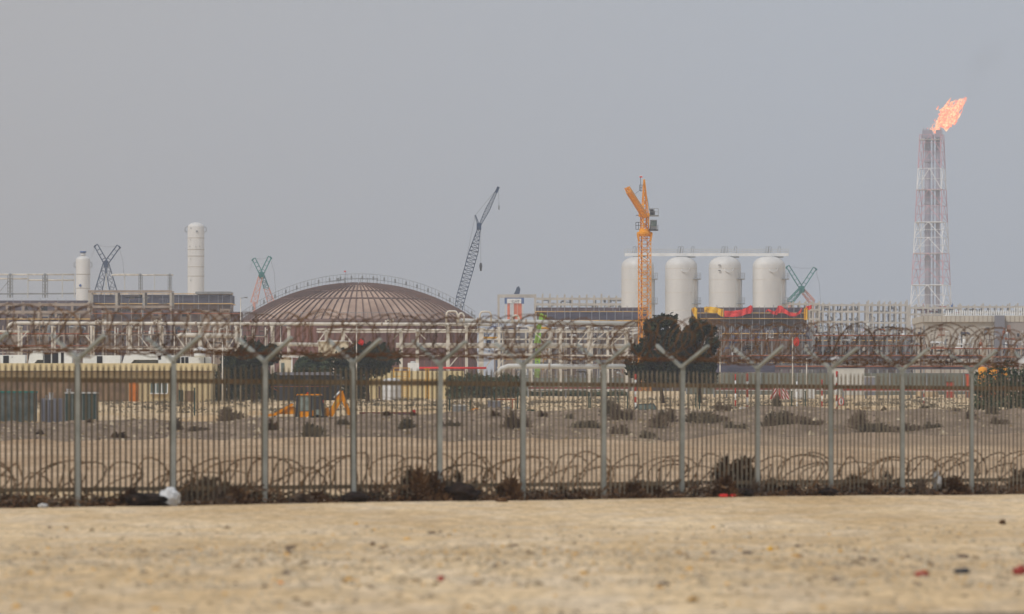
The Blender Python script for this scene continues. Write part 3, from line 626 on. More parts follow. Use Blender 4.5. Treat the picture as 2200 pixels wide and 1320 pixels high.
def walkway():
    D=1250; z=W(0,549,D).z; a=W(1342,0,D).x; b=W(1694,0,D).x; root=thing('silo_walkway',((a+b)/2,D,z),'long pale walkway with handrails across the tops of the four silos','walkway')
    m=MB(); m.box((a,D-.6,z),(b,D+.6,z+.3)); m.box((a,D-.68,z-.2),(b,D-.61,z+.45)); m.build('deck',WHITE,root)
    m=MB(); n=60
    for i in range(n+1):
        x=a+(b-a)*i/n; m.bar((x,D-.6,z+.28),(x,D-.6,z+1.35),.08); 
    for h in (.8,1.35): m.bar((a,D-.6,z+h),(b,D-.6,z+h),.05); m.bar((a,D+.6,z+h),(b,D+.6,z+h),.05)
    m.build('handrail',PALE,root)
    for x in (1358,1366,1455,1461,1484,1549,1556,1576,1644,1650,1670):
        m=MB(); p=W(x,549,D); m.bar(p,p+Vector((.25,0,1.9)),.1); m.bar(p+Vector((.5,0,0)),p+Vector((.75,0,1.9)),.1); m.bar(p+Vector((.25,0,1.9)),p+Vector((.75,0,1.9)),.08); m.build('access_ladder',STEEL,root)
    for x in (1370,1463,1484,1557,1578,1651,1673):
        m=MB(); p=W(x,553,D); m.box(p-Vector((1.0,.9,.1)),p+Vector((1.0,.9,.18))); m.build('support_cradle',STEEL,root)
walkway()
def column(x0,x1,ytop,D,label,cap,seams,nozzles):
    sc=D/F; r=(x1-x0)/2*sc; cx=W((x0+x1)/2,0,D).x; zt=W(0,ytop,D).z; g=9.5; root=thing('process_column',(cx,D,g),label,'process column')
    m=MB(); h=zt-g; prof=[(r,0),(r,h-r*.6)]+[(r*math.cos(math.pi/2*i/7),h-r*.6+r*.6*math.sin(math.pi/2*i/7)) for i in range(1,8)]; m.lathe((cx,D,g),prof,32); m.build('shell',CREAM if 0 else SILO,root)
    m=MB()
    for y in seams: m.lathe((cx,D,W(0,y,D).z),[(r+.01,-.1),(r+.05,-.03),(r+.05,.03),(r+.01,.1)],32)
    m.build('seam_band',CONC,root)
    for x,y,s_ in nozzles:
        dx=W(x,0,D).x-cx; m=MB(); yy=D-math.sqrt(max(0,r*r-dx*dx)); z=W(0,y,D).z
        if abs(dx)<r*.95: m.tube([(cx+dx,yy+.2,z),(cx+dx*1.02,yy-.25,z)],s_,10)
        else: m.tube([(cx+dx*.9,D,z+s_),(cx+dx*1.15,D-.2,z+s_*.5),(cx+dx*1.18,D-.2,z-s_),(cx+dx*.95,D,z-s_*1.5)],.1,6)
        m.build('nozzle',STEEL,root)
    if cap:
        m=MB(); m.lathe((cx,D,zt-.1),[(0,0),(.62,0),(.62,.9),(0,.9)],16); m.build('neck',SILO,root); m=MB(); m.lathe((cx,D,zt+.8),[(0,0),(.85,0),(.85,.4),(0,.4)],16); m.build('blue_cap',BLUE,root)
        m=MB(); z=W(0,614,D).z; m.tube([(cx-.6,D-r+.1,z),(cx-.6,D-r-.15,z)],.33,12); m.build('blue_cover',BLUE,root)
column(163,194,550,1500,'short pale process column with blue cap at left',True,(590,620),[(162,568,.6),(195,568,.6)])
column(403,439,478,1500,'tall pale process column with ring seams and domed top',False,(512,537,551,574,594),[(401,492,.6),(440,492,.6),(424,498,.25),(411,491,.14),(410,516,.1),(409,530,.1),(422,531,.1),(410,557,.1),(411,603,.14),(430,530,.1)])
def dome():
    D=1300; sc=D/F; cx=W(770,0,D).x; R_=255*sc; hz=W(0,692,D).z; rise=82*sc; g=9.4; Rs=(R_*R_+rise*rise)/(2*rise)
    root=thing('domed_storage_tank',(cx,D,g),'huge rusty brown storage tank with shallow ribbed dome roof','storage tank')
    def zr(r): return hz+rise-(Rs-math.sqrt(Rs*Rs-r*r))
    m=MB(); m.lathe((cx,D,g),[(R_*.985,0),(R_*.985,hz-g)],96); m.build('wall',TANKW,root)
    m=MB(); m.lathe((cx,D,0),[(max(.01,R_*i/14),zr(R_*i/14)) for i in range(14,-1,-1)],96); m.build('roof',TANKR,root)
    m=MB(); n=88
    for k in range(n):
        a=2*math.pi*k/n; r0=R_*(.06 if k%4==0 else .25 if k%2==0 else .3)
        pts=[(cx+math.cos(a)*r,D+math.sin(a)*r,zr(r)+.12) for r in [r0+(R_-r0)*i/8 for i in range(9)]]
        for i in range(8): m.bar(pts[i],pts[i+1],.2,.42)
    for r in (R_*.22,R_*.5,R_*.68): m.tube([(cx+math.cos(2*math.pi*k/96)*r,D+math.sin(2*math.pi*k/96)*r,zr(r)+.1) for k in range(96)],.2,5,closed=True)
    ribs=m.build('roof_rib',TRIB,root); ribs['kind']='stuff'; 
    m=MB(); m.lathe((cx,D,hz),[(R_*.985,-.9),(R_*1.01,-.7),(R_*1.012,.1),(R_*.98,.3)],96); m.build('rim',TRIB,root)
    m=MB()
    for r,hh in ((R_*.985,1.3),):
        ps=[(cx+math.cos(2*math.pi*k/120)*r,D+math.sin(2*math.pi*k/120)*r,zr(r)+.1) for k in range(120)]
        for p in ps: m.bar(p,(p[0],p[1],p[2]+1.2),.06)
        m.tube([(p[0],p[1],p[2]+1.2) for p in ps],.045,4,closed=True)
    m.build('rim_handrail',STEEL,root)
    # stair walkway that follows the roof ridge on both sides
    m=MB(); N=64
    P=[]
    for i in range(N+1):
        r=R_*(-1+2*i/N); z=zr(abs(r))+1.15; P.append(Vector((cx+r*.985,D+3,z)))
    for i in range(N): 
        m.bar(P[i],P[i+1],.12,.1); m.bar(P[i]+Vector((0,0,1.2)),P[i+1]+Vector((0,0,1.2)),.08); m.bar(P[i]-Vector((0,0,1.1)),P[i]+Vector((0,0,1.2)),.07)
        if i%3==0: m.box(P[i]-Vector((.18,.2,.1)),P[i]+Vector((.18,.2,.75)))
    m.build('ridge_walkway',STEEL,root)
    m=MB(); z=W(0,603,D).z; 
    for x in (728,740,742,775,790,810): m.bar(W(x,612,D),W(x,597,D),.14)
    m.bar(W(740,598,D),W(810,599,D),.12); m.bar(W(728,604,D),W(742,598,D),.12); m.bar(W(700,607,D),W(742,602,D),.12)
    for x,w in ((725,5),(741,3),(811,2)): m.pbox(D,x-w/2,604,x+w/2,598,-.3,.3)
    m.build('summit_platform',STEEL,root)
    m=MB(); m.tube([W(743,600,D),W(743,583,D)],.04,5); fp=m.build('flag_pole',DSTEEL,root); m=MB(); m.pbox(D,739,585,743,582,0,.05); m.build('flag',RED,fp)
    m=MB()
    for k in range(44):
        a=-math.pi*(k+.5)/44; m.box((cx+math.cos(a)*R_*.995-.15,D+math.sin(a)*R_*.995-.15,g),(cx+math.cos(a)*R_*.995+.15,D+math.sin(a)*R_*.995+.15,hz-.9))
    m.build('wall_stiffener',TANKW,root)
dome()
# ------------------------------------------------------------ frames and racks
def frame(D,x0,x1,ytop,ys,ncol,label,name='concrete_building',cat='unfinished building',colm=None,beamm=None,cw=3.2,bh=4,depth=9,rows=2,seed=0,extra=None,stub=0,jit=0,g=None,parapet=0):
    rr=random.Random(seed); sc=D/F; g=gz(0,D) if g is None else g; root=thing(name,(W((x0+x1)/2,0,D).x,D,g),label,cat); colm=colm or CONC; beamm=beamm or colm
    for i in range(ncol):
        x=x0+(x1-x0)*i/(ncol-1); x+=rr.uniform(-jit,jit)
        m=MB(); yt=ytop-(rr.uniform(0,stub))
        for r_ in range(rows):
            if r_: m.build('column',colm,root); m=MB()
            m.box((W(x-cw/2,0,D).x,D+r_*depth/max(1,rows-1)-cw*sc/2,g-.2),(W(x+cw/2,0,D).x,D+r_*depth/max(1,rows-1)+cw*sc/2,W(0,yt+r_*1.5,D).z))
        m.build('column',colm,root)
    for y in ys:
        m=MB(); m.pbox(D,x0-cw/2,y+bh,x1+cw/2,y,-cw*sc/2-.06,cw*sc/2-.1); m.build('beam',beamm,root); m=MB(); m.pbox(D,x0-cw/2,y+bh*.5,x1+cw/2,y+.2,depth-1,depth+.3)
        m.build('beam',beamm,root)
        m=MB(); m.pbox(D,x0+1,y+bh*.35,x1-1,y+.3,cw*sc/2,depth-1.2); m.build('floor_deck',CONCB if beamm is not STEEL else STEEL,root)
    if extra: extra(root,D,x0,x1,ytop,ys,rr)
    return root
CL=[STEEL,PALE,WHITE,PIPE,DSTEEL,RUSTB,CONCB,BLUE,STEEL,PALE,SLATE]
def clutter(root,D,x0,x1,y0,y1,n,rr,pal=CL,dmax=8,sz=1.0):
    sc=D/F; g=W(0,y1,D).z
    for i in range(n):
        k=rr.random(); x=rr.uniform(x0,x1); y=rr.uniform(y0,y1); d=rr.uniform(.3,dmax); mm=rr.choice(pal); m=MB()
        if k<.3:
            L_=rr.uniform(8,36)*sz; r=rr.uniform(.8,2.6)*sc*sz; xe=min(x1,x+L_); p=W(x,y,D)+Vector((0,d,0)); q=W(xe,y,D)+Vector((0,d,0)); m.tube([p,q],r,10)
            for t in (.12,.5,.88): c=p.lerp(q,t); m.tube([c-Vector((.05+r*.1,0,0)),c+Vector((.05+r*.1,0,0))],r*1.35,10)
            m.tube([q,q+Vector((r,0,-r)),q+Vector((r,0,-rr.uniform(2,9)*sc))],r,8); m.build('pipe_run',mm,root)
        elif k<.52:
            r=rr.uniform(.7,2.0)*sc*sz; p=W(x,y,D)+Vector((0,d,0)); b=W(x,min(y1,y+rr.uniform(10,30)),D)+Vector((0,d,0)); m.tube([b,p,p+Vector((r*1.5,0,r*1.5)),p+Vector((r*5,0,r*1.5))],r,8); m.build('riser_pipe',mm,root)
        elif k<.66:
            r=rr.uniform(2.5,5)*sc*sz; p=W(x,y,D)+Vector((0,d,0)); h=rr.uniform(8,18)*sc*sz; m.lathe(p,[(0,-h*.5),(r*.7,-h*.45),(r,-h*.35),(r,h*.35),(r*.7,h*.46),(0,h*.5)],14); m.tube([p+Vector((0,0,h*.5)),p+Vector((0,0,h*.5+.5))],r*.25,6)
            for s_ in (-1,1): m.bar(p+Vector((s_*r*.7,0,-h*.3)),p+Vector((s_*r*.8,0,-h*.5-.8)),.12)
            m.build('vessel',mm,root)
        elif k<.82:
            w=rr.uniform(2.5,7)*sz; h=rr.uniform(3,8)*sz; m.pbox(D,x,y+h,x+w,y,d,d+w*sc); m.pbox(D,x-.5,y,x+w+.5,y-.8,d-.1,d+w*sc+.1); m.pbox(D,x+w*.2,y+h*.7,x+w*.5,y+h*.3,d-.06,d); m.build('equipment_cabinet',mm,root)
        else:
            w=rr.uniform(8,20)*sz; a=W(x,y,D)+Vector((0,d,0)); b=W(min(x1,x+w),y,D)+Vector((0,d,0)); m.bar(a,b,.1,.2)
            for j in range(5): c=a.lerp(b,j/4); m.bar(c,c+Vector((0,0,1.1)),.05)
            m.bar(a+Vector((0,0,1.1)),b+Vector((0,0,1.1)),.06); m.bar(a,W(x-4,y+9,D)+Vector((0,d,0)),.1); m.build('service_platform',mm,root)
def cl(n,pal=CL,y0=None,y1=None,sz=1.0):
    def f(root,D,x0,x1,yt,ys,rr): clutter(root,D,x0,x1,y0 or yt+5,y1 or 790,n,rr,pal,8,sz)
    return f
BRN=[CONCB,BROWNN,RUSTB,PIPE,DSTEEL,CONCB,STEEL,BROWNN,WHITE]
# far grey frames
frame(2100,1742,1860,654,(654,668,690,712),10,'pale grey concrete frame between the right end silo and the flare tower','concrete_building',extra=cl(55,[PALE,STEEL,SLATE,BLUE,PALE,WHITE],656,730,.8),stub=5,seed=1,jit=2)
frame(2150,1864,1948,650,(654,670,692,712),8,'pale grey concrete frame directly left of the flare tower base','concrete_building',extra=cl(45,[PALE,STEEL,SLATE,BLUE,WHITE],656,730,.8),stub=5,seed=2,jit=2)
frame(2200,1956,2062,656,(660,674),9,'pale concrete frame in front of the flare tower foot','concrete_building',extra=cl(35,[PALE,STEEL,BLUE,REDP,DSTEEL,WHITE],658,690,.8),stub=4,seed=3,jit=2)
frame(2250,2066,2215,656,(658,670),11,'low hazy concrete frame above the beige building at the right edge','concrete_building',extra=cl(16,[PALE,STEEL,SLATE],660,690),stub=5,seed=4,jit=2)
frame(1900,1150,1340,636,(640,652),13,'row of pale concrete posts and beams left of the leftmost silo','concrete_building',extra=cl(22,[PALE,STEEL,SLATE],642,662),stub=5,seed=5,cw=3.4,bh=5)
frame(1850,1071,1150,633,(633,),3,'tall concrete portal around the blue and orange hoist','concrete_portal','portal frame',cw=4.5,bh=7,seed=6,depth=6)
frame(1700,1690,1760,648,(652,664,684),6,'pale frame behind the red cloths at the right of the silos','concrete_building',extra=cl(8,[PALE,STEEL]),seed=7,stub=3)
def hoist():
    D=1840; root=thing('gantry_hoist',(W(1105,0,D).x,D,9.6),'blue white and orange hoist tower inside the concrete portal','hoist')
    m=MB(); m.pbox(D,1084,653,1089,640,-1,2); m.pbox(D,1120,653,1126,640,-1,2); m.pbox(D,1089,642,1120,640,-1,2); m.build('blue_cladding',BLUE,root)
    m=MB(); m.pbox(D,1089.5,652,1119.5,642.3,-1.2,1); b=m.build('name_board',WHITE,root)
    cu=bpy.data.curves.new('t','FONT'); cu.body='C.HT'; cu.size=7.6*D/F; cu.extrude=.05; to=bpy.data.objects.new('t',cu); COL.objects.link(to); bpy.context.view_layer.update()
    me=bpy.data.meshes.new_from_object(to.evaluated_get(bpy.context.evaluated_depsgraph_get())); bpy.data.objects.remove(to); me.materials.append(SLATE)
    o=bpy.data.objects.new('lettering',me); COL.objects.link(o); o.parent=b; p=W(1099,650.5,D)-world_loc(b); o.location=(p.x,p.y-1.3,p.z); o.rotation_euler=(math.pi/2,0,0)
    for x0,x1 in ((1090,1095.5),(1104,1111),(1112,1121)):
        m=MB(); m.pbox(D,x0,690,x1,652.2,-.6,1.5); m.build('orange_panel',mat('hoist_orange',(214,104,56),.6,.2,.3),root)
    for x in (1086,1098,1102.5,1123):
        m=MB(); m.pbox(D,x-1.4,760,x+1.4,653,-.9,-.3); m.build('leg',PALE,root)
    m=MB(); g=W(1113,625,D); m.prism([W(1104,632,D),W(1108,624,D),W(1110,618,D),W(1115,615,D),W(1118,622,D),W(1116,632,D)],(0,3,0)); m.build('blue_head',STEELB,root)
hoist()
# left far frame (steel) and dark netted building
def gantry():
    D=1550; root=thing('steel_gantry',(W(180,0,D).x,D,9.5),'long pale steel pipe gantry on slim posts crossing behind the short column','pipe gantry')
    for x,w in ((22,4),(60,2.2),(97,4),(134,2.2),(160,2),(228,2),(268,1.6),(302,3),(332,1.4),(365,3)):
        m=MB(); m.pbox(D,x-w/2,640,x+w/2,588,-.4,.4); 
        if w>2.5:
            for k in range(7): m.pbox(D,x-w,592+k*7,x+w,590+k*7,-.6,.6)
            m.pbox(D,x-w*1.5,640,x-w*1.2,592,-.3,.3); m.pbox(D,x+w*1.2,640,x+w*1.5,592,-.3,.3)
        m.build('post',PALE if w<3 else STEEL,root)
    for y,a,b in ((590,-10,160),(599,-10,60),(602,60,160),(591,240,372),(590,245,300)):
        m=MB(); m.tube([W(a,y,D),W(b,y,D)],.22,8); m.build('pipe',PIPE,root)
    m=MB(); m.bar(W(-10,632,D),W(190,631,D),.3,.4); m.bar(W(0,626,D),W(18,605,D),.15); m.build('lower_beam',STEEL,root)
gantry()
def netted(D,x0,x1,y0,y1,bands,label,mnet,mlow,g=8,posts=14,poles=True,seed=0,depth=14,lower=None):
    rr=random.Random(seed); sc=D/F; root=thing('netted_platform',(W((x0+x1)/2,0,D).x,D,g),label,'scaffold platform')
    m=MB(); m.pbox(D,x0,y1,x1,y0,0,depth); m.build('net_screen',mnet,root)
    m=MB(); m.pbox(D,x0-2,y1+1.6,x1+2,y1+.05,-1,depth+1); m.build('deck_edge',YBAND,root)
    for y in bands:
        m=MB(); m.pbox(D,x0-2,y+1.7,x1+2,y,-.55,-.02); m.build('guard_band',YBAND,root)
    for i in range(posts+1):
        x=x0+(x1-x0)*min(1,max(0,(i+rr.uniform(-.3,.3))/posts)); m=MB(); m.tube([(W(x,0,D).x,D-.75,g),(W(x,0,D).x,D-.75,W(0,y0-1-rr.uniform(0,5),D).z)],.055,6); m.build('scaffold_pole',SLATE if i%2 else STEEL,root)
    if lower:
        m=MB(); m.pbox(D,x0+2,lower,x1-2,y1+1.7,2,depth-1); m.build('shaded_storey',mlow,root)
    return root
netted(1100,1152,1392,661,669,(),'dark netted scaffold platform with faded yellow bands left of the orange crane',PURP,BROWNN,posts=16,lower=690,seed=2)
netted(1085,1176,1392,671,690,(688,),'lower navy netted level of the platform left of the orange crane',NAVY,BROWNN,posts=12,lower=700,seed=3)
netted(1100,1490,1736,661,684,(672,),'dark netted scaffold platform draped with yellow and red cloths',PURP,BROWNN,posts=16,lower=708,seed=4)
netted(1096,1555,1728,707,716,(),'lower scaffold deck with yellow band below the red cloths',NAVY,BROWNN,posts=10,lower=760,seed=5)
netted(1400,196,498,634,652,(631,),'dark netted building storey below the tall pale column',NAVY,BROWNN,posts=18,lower=668,seed=6)
netted(1380,-20,195,646,668,(),'grey netted platform at the far left edge behind the pipes',PURP,BROWNN,posts=12,lower=690,seed=7)
frame(1370,192,367,626,(624,657,676),4,'stained concrete frame around the dark storey below the blue X crane','concrete_building',extra=cl(30,BRN,630,700),cw=5,bh=5,colm=CONC,beamm=CONCB,seed=8)
frame(1330,-20,190,650,(652,668,690),7,'stained brown concrete frame at the far left edge','concrete_building',extra=cl(22,BRN,655,720),cw=5,bh=6,colm=CONCB,beamm=CONCB,seed=9)
m=MB(); m.pbox(1405,396,650,500,626,0,12)
r_=solo(MB().pbox(1400,420,632,497,627,-1,10),'steel_deck',STEEL,W(460,632,1400),'grey steel deck at the foot of the tall pale column','steel deck')
def hall(D,x0,x1,y0,label,tones,nb,name='process_hall',ybot=850,depth=12,seed=0,bands=3):
    rr=random.Random(seed); g=gz(0,D); root=thing(name,(W((x0+x1)/2,0,D).x,D,g),label,'process hall')
    for i in range(nb):
        a=x0+(x1-x0)*i/nb; b=x0+(x1-x0)*(i+1)/nb; yt=y0+rr.choice((0,0,3,6)); m=MB(); m.pbox(D,a+.4,ybot,b-.4,yt,rr.uniform(0,.8),depth)
        w=m.build('wall_bay',rr.choice(tones),root); y=yt+5
        for k in range(bands):
            if rr.random()<.75:
                u=a+(b-a)*rr.uniform(.1,.4); v=u+(b-a)*rr.uniform(.2,.5); m=MB(); m.pbox(D,u,y+rr.uniform(4,8),v,y,-.12,0.9); m.build('opening',rr.choice((DARK,PURP,NAVY,DSTEEL,CONC)),w)
            y+=rr.uniform(14,24)
        m=MB(); m.pbox(D,a-.7,ybot,a+.7,yt-1,-.4,-.13); m.build('pilaster',rr.choice((CONC,STEEL,CONCB)),root)
    for k in range(bands):
        y=y0+9+k*(ybot-y0)/bands*.62; m=MB(); m.pbox(D,x0,y+1.8,x1,y,-.7,-.41); m.build('ledge',rr.choice((CONC,RUSTB,CONCB,YBAND)),root)
BH=[BROWNN,CONCB,mat('dark_brown_cladding',(96,76,68),.9,.2,.4),mat('purple_brown_cladding',(104,90,94),.9,.2,.4)]
GH=[mat('grey_cladding',(112,110,114),.9,.2,.4),SLATE,BROWNN,mat('purple_brown_cladding',(104,90,94))]
hall(1120,-30,194,676,'low brown plant building behind the pipes at the far left',BH,10,seed=21)
hall(1130,198,516,664,'long brown plant building behind the long cream pipe at left',BH,15,seed=22)
hall(1130,1062,1350,700,'brown-grey plant building behind the cream pipe rack right of the dome',GH+BH,13,seed=23)
hall(1140,1352,1745,712,'purple-brown plant building under the draped platform',BH+GH[:1],17,seed=24)
hall(1180,1748,1984,722,'grey plant building behind the crowded pipes right of the thin red bag pole',GH,12,seed=25)
# process units in the middle distance
frame(980,-20,190,700,(716,742),9,'cluttered steel pipe structure behind the white roof units at far left','process_structure','process plant',colm=CONCB,beamm=RUSTB,extra=cl(34,BRN,702,776),cw=2.4,bh=2.4,seed=10,depth=7)
frame(985,196,400,702,(718,744),9,'brown pipe structure above the white roof units, left of the mushroom vent','process_structure','process plant',colm=PIPE,beamm=CONCB,extra=cl(34,BRN,704,776),cw=2.4,bh=2.4,seed=11,depth=7)
frame(990,404,570,704,(722,746),7,'brown pipe structure behind the broad dark tree','process_structure','process plant',colm=PIPE,beamm=CONCB,extra=cl(24,BRN,706,776),cw=2.4,bh=2.4,seed=12,depth=7)
frame(960,1030,1180,708,(728,760),4,'pale process structure with yellow and white units around the lime boom','process_structure','process plant',colm=PIPE,beamm=PIPE,extra=cl(44,[WHITE,PALE,STEEL,YEL,BLUE,WHITE,PIPE,DSTEEL],700,800),cw=3,bh=2.6,seed=13,depth=7)
frame(965,1184,1360,706,(726,762),5,'pale process structure full of pipes left of the taller dark tree','process_structure','process plant',colm=PIPE,beamm=CONCB,extra=cl(70,[PALE,STEEL,DSTEEL,PIPE,RUSTB,PURP,WHITE],700,800,.8),cw=3,bh=2.6,seed=14,depth=7)
frame(970,1550,1745,700,(730,764,786),10,'blue-grey scaffolded process structure under the red cloths','process_structure','process plant',colm=STEEL,beamm=RUSTB,extra=cl(60,[STEEL,SLATE,BLUE,BROWNN,NAVY,DSTEEL,WHITE,PURP],704,792),cw=1.8,bh=2,seed=15,depth=8)
frame(975,1748,1985,700,(720,742,765,786),13,'crowded grey and brown process structure left of the beige building','process_structure','process plant',colm=STEEL,beamm=RUSTB,extra=cl(110,[STEEL,WHITE,SLATE,PALE,BROWNN,DSTEEL,WHITE,RUSTB,PALE,NAVY],700,792,.9),cw=3,bh=2.2,seed=16,depth=8)
frame(955,1988,2215,742,(748,766,786),12,'crowded pipes and white bottles in front of the beige building','process_structure','process plant',colm=CONCB,beamm=RUSTB,extra=cl(120,[STEEL,WHITE,PALE,BROWNN,DSTEEL,RUSTB,WHITE,WHITE,NAVY],712,792,.8),cw=2,bh=2.2,seed=17,depth=8)
frame(940,1060,1350,800,(806,826),9,'slim grey pipe supports below the thick grey pipe','pipe_support','pipe support',colm=STEEL,beamm=STEEL,extra=cl(30,[STEEL,PALE,DSTEEL,WHITE],800,842,.7),cw=1.8,bh=1.6,seed=18,depth=6)
def rbuild():
    D=1020; root=thing('plant_building',(W(2095,0,D).x,D,7.8),'beige flat roofed building with grey stair block at the right edge','building')
    m=MB(); m.pbox(D,1983,850,2215,692,0,25); m.build('wall',CONC,root)
    m=MB(); m.pbox(D,1981,692,2215,679,-.6,25.5); m.build('parapet',mat('parapet_panels',(186,180,168),.8,.14,.4),root)
    for i in range(24):
        x=1983+i*9.8; m=MB(); m.pbox(D,x,692,x+.8,679,-.68,-.61); m.build('panel_joint',CONCB,root)
    m=MB(); m.pbox(D,2136,850,2157,678.6,-1.4,5); m.build('stair_block',SLATE,root)
    m=MB(); m.pbox(D,2157,850,2215,692.5,-.5,0); m.build('grey_wall_panel',mat('grey_render',(150,142,138),.9,.12,.2),root)
    m=MB(); m.pbox(D,2018,711,2025,697,-.12,0); m.build('door',BROWNN,root)
    m=MB(); m.pbox(D,2119,709,2126,704,-.12,0); m.build('window',DARK,root)
    root=thing('roof_fence',(W(2120,0,D).x,D+10,W(0,679,D).z),'row of white upright posts on the roof of the beige building','roof fence')
    for i in range(36):
        x=2032+i*4.9; m=MB(); m.pbox(D+10,x,680,x+2.2,667-(6 if 2178<x else 0),0,.25); m.build('upright',WHITE,root)
    m=MB(); m.pbox(D+10,2030,678.5,2210,677,.26,.5); m.build('rail',WHITE,root)
rbuild()
# ------------------------------------------------------------ main pipe rack and its pipes
def rack():
    D=820; root=thing('pipe_rack',(W(1030,0,D).x,D,6.9),'cream steel pipe rack with diagonal braces in front of the domed tank','pipe rack')
    for x,w,yt in ((40,4,700),(112,4,700),(196,4,700),(277,4,700),(345,4,700),(428,4,700),(507,5,700),(584,5,700),(619,4,702),(700,5,706),(736,6,705),(861,6,706),(896,6,708),(962,7,700),(1002,6,700),(1034,9,705),(1072,6,702),(1140,8,702),(1204,6,706),(1266,7,700),(1306,5,712),(1346,7,705)):
        m=MB(); m.pbox(D,x-w/2,850,x+w/2,yt,-.15,.15); m.pbox(D,x-w/2,850,x+w/2,yt+1,4.6,4.9); m.pbox(D,x-w*.9,yt+3,x+w*.9,yt,.16,4.6); m.build('column',PIPE,root)
    for x0,x1,y in ((1,520,748),(580,1352,763),(680,1352,712),(1180,1350,727)):
        m=MB(); m.pbox(D,x0,y+2.4,x1,y,-.3,-.16); m.pbox(D,x0,y+2,x1,y+.2,4.91,5.1); m.build('beam',PIPE,root)
    for a,b in (((700,712),(680,740)),((736,712),(760,742)),((861,712),(845,730)),((896,712),(915,730)),((1145,712),(1170,735)),((1262,712),(1242,738)),((1270,740),(1300,714)),((1345,712),(1310,745)),((985,765),(960,795)),((1060,765),(1040,795)),((1085,765),(1068,792)),((1020,762),(1034,800)),((1188,765),(1172,795)),((130,722),(112,745)),((185,722),(205,745)),((380,722),(398,748)),((300,722),(320,748)),((60,712),(40,735)),((440,722),(455,748)),((507,722),(490,748))):
        m=MB(); m.bar(W(*a,D)-Vector((0,.42,0)),W(*b,D)-Vector((0,.42,0)),.14); m.build('brace',PIPE,root)
rack()
def lpipe(D,pts,r,label,m_=PIPE,fl=(),name='long_pipe',dy=0,cat='pipe'):
    P=[W(x,y,D)+Vector((0,dy,0)) for x,y in pts]; root=thing(name,P[0],label,cat); m=MB(); m.tube(P,r*D/F,14); m.build('pipe_body',m_,root)
    for x,y in fl:
        m=MB(); c=W(x,y,D)+Vector((0,dy,0)); m.tube([c-Vector((.12,0,0)),c+Vector((.12,0,0))],r*D/F*1.45,14); m.build('flange',CONCB,root)
    return root
lpipe(820,[(15,706),(19,698),(26,694),(985,697),(1056,698)],3.6,'long cream pipe running from the left edge across the foot of the dome',fl=[(x,694+(x/985)*3) for x in (92,212,330,420,565,655,735,820,905)],dy=1.0)
lpipe(820,[(680,708),(1350,711)],2.2,'thinner cream pipe just below the long cream pipe',fl=[(800,708.5),(1000,709.5)],dy=.9)
lpipe(820,[(980,689),(1000,688),(1140,691),(1368,695)],4.6,'thick pale grey pipe at the top right of the rack, ending at the trees',m_=PALE,fl=[(1026,688.6),(1130,691)],dy=2.2)
lpipe(820,[(578,739),(700,741)],4.2,'short cream pipe between the dark trees on the lower tier',dy=1.0)
lpipe(820,[(850,742),(1215,743)],5.6,'thick cream pipe on the lower tier right of the flat topped tree',fl=[(930,742),(1100,743)],dy=1.4)
lpipe(820,[(1180,741),(1345,744)],5.0,'cream lower tier pipe ending left of the taller dark tree',dy=3.0)
lpipe(820,[(382,723),(388,720),(516,722)],5.0,'short thick cream pipe with yellow mark above the mushroom vent',dy=.9).children
lpipe(820,[(-30,712),(62,713)],2.6,'short cream pipe at the left edge below the long pipe',dy=.9)
lpipe(800,[(1065,806),(1078,792),(1092,787),(1352,788)],5.4,'thick light grey pipe bending down at its left end above the hedge',m_=PALE,fl=[(1180,787.4),(1290,787.8)])
lpipe(760,[(895,791),(1045,791)],2.4,'thin bright red pipe right of the yellow ladder',m_=RED)
for x0,x1,yt,l in ((959,983,669,'tall white inverted U pipe loop at the right edge of the dome'),(985,997,673,'small square white pipe loop right beside the tall loop'),(1031,1055,670,'white inverted U pipe loop left of the concrete portal'),(1101,1115,678,'small white pipe loop below the orange panels')):
    D=815; m=MB(); c=(x0+x1)/2; m.tube([W(x0,694,D),W(x0,yt+6,D),W(x0+3,yt+1,D),W(x0+6,yt,D),W(x1-6,yt,D),W(x1-3,yt+1,D),W(x1,yt+6,D),W(x1,694,D)],.14,8); solo(m,'pipe_loop',PIPE,W(c,694,D),l,'pipe loop')
for i,(x,l) in enumerate(((338,'small cream valve cluster on the long pipe above the second post'),(745,'brown valve cluster on the long pipe at the dome foot centre'),(835,'cream lattice bracket on the long pipe right of centre of the dome'),(545,'small brown valve on the long pipe at the left foot of the dome'),(212,'brown pipe clamp on the long pipe at left'))):
    D=815; root=thing('valve',W(x,692,D),l,'valve'); m=MB()
    for k in range(4): m.tube([W(x-8+k*5,691-(k%2)*3,D),W(x-4+k*5,691-(k%2)*3,D)],.16,8)
    m.build('valve_body',PIPE if i%2==0 else RUST,root); m=MB(); m.tube([W(x,692,D),W(x,686,D)],.05,6); m.lathe(W(x,686,D),[(0,0),(.28,0),(.28,.06),(0,.06)],10); m.build('hand_wheel',DSTEEL,root)
# lime boom lift
def boom():
    D=940; root=thing('boom_lift',(W(1160,0,D).x,D,7.6),'lime green lifting mast rising through the cream pipe rack','boom lift')
    m=MB(); m.truss(W(1152,850,D),W(1158,700,D),.7,.6,16,.09); m.truss(W(1150,745,D),W(1164,676,D),.5,.5,8,.07); m.build('mast',LIME,root)
    m=MB(); m.bar(W(1156,716,D),W(1163,674,D),.5); m.bar(W(1166,692,D),W(1173,678,D),.25); m.build('upper_arm',LIME,root)
    m=MB(); m.pbox(D,1140,850,1176,835,-1,2); m.build('base',LIME,root)
boom()
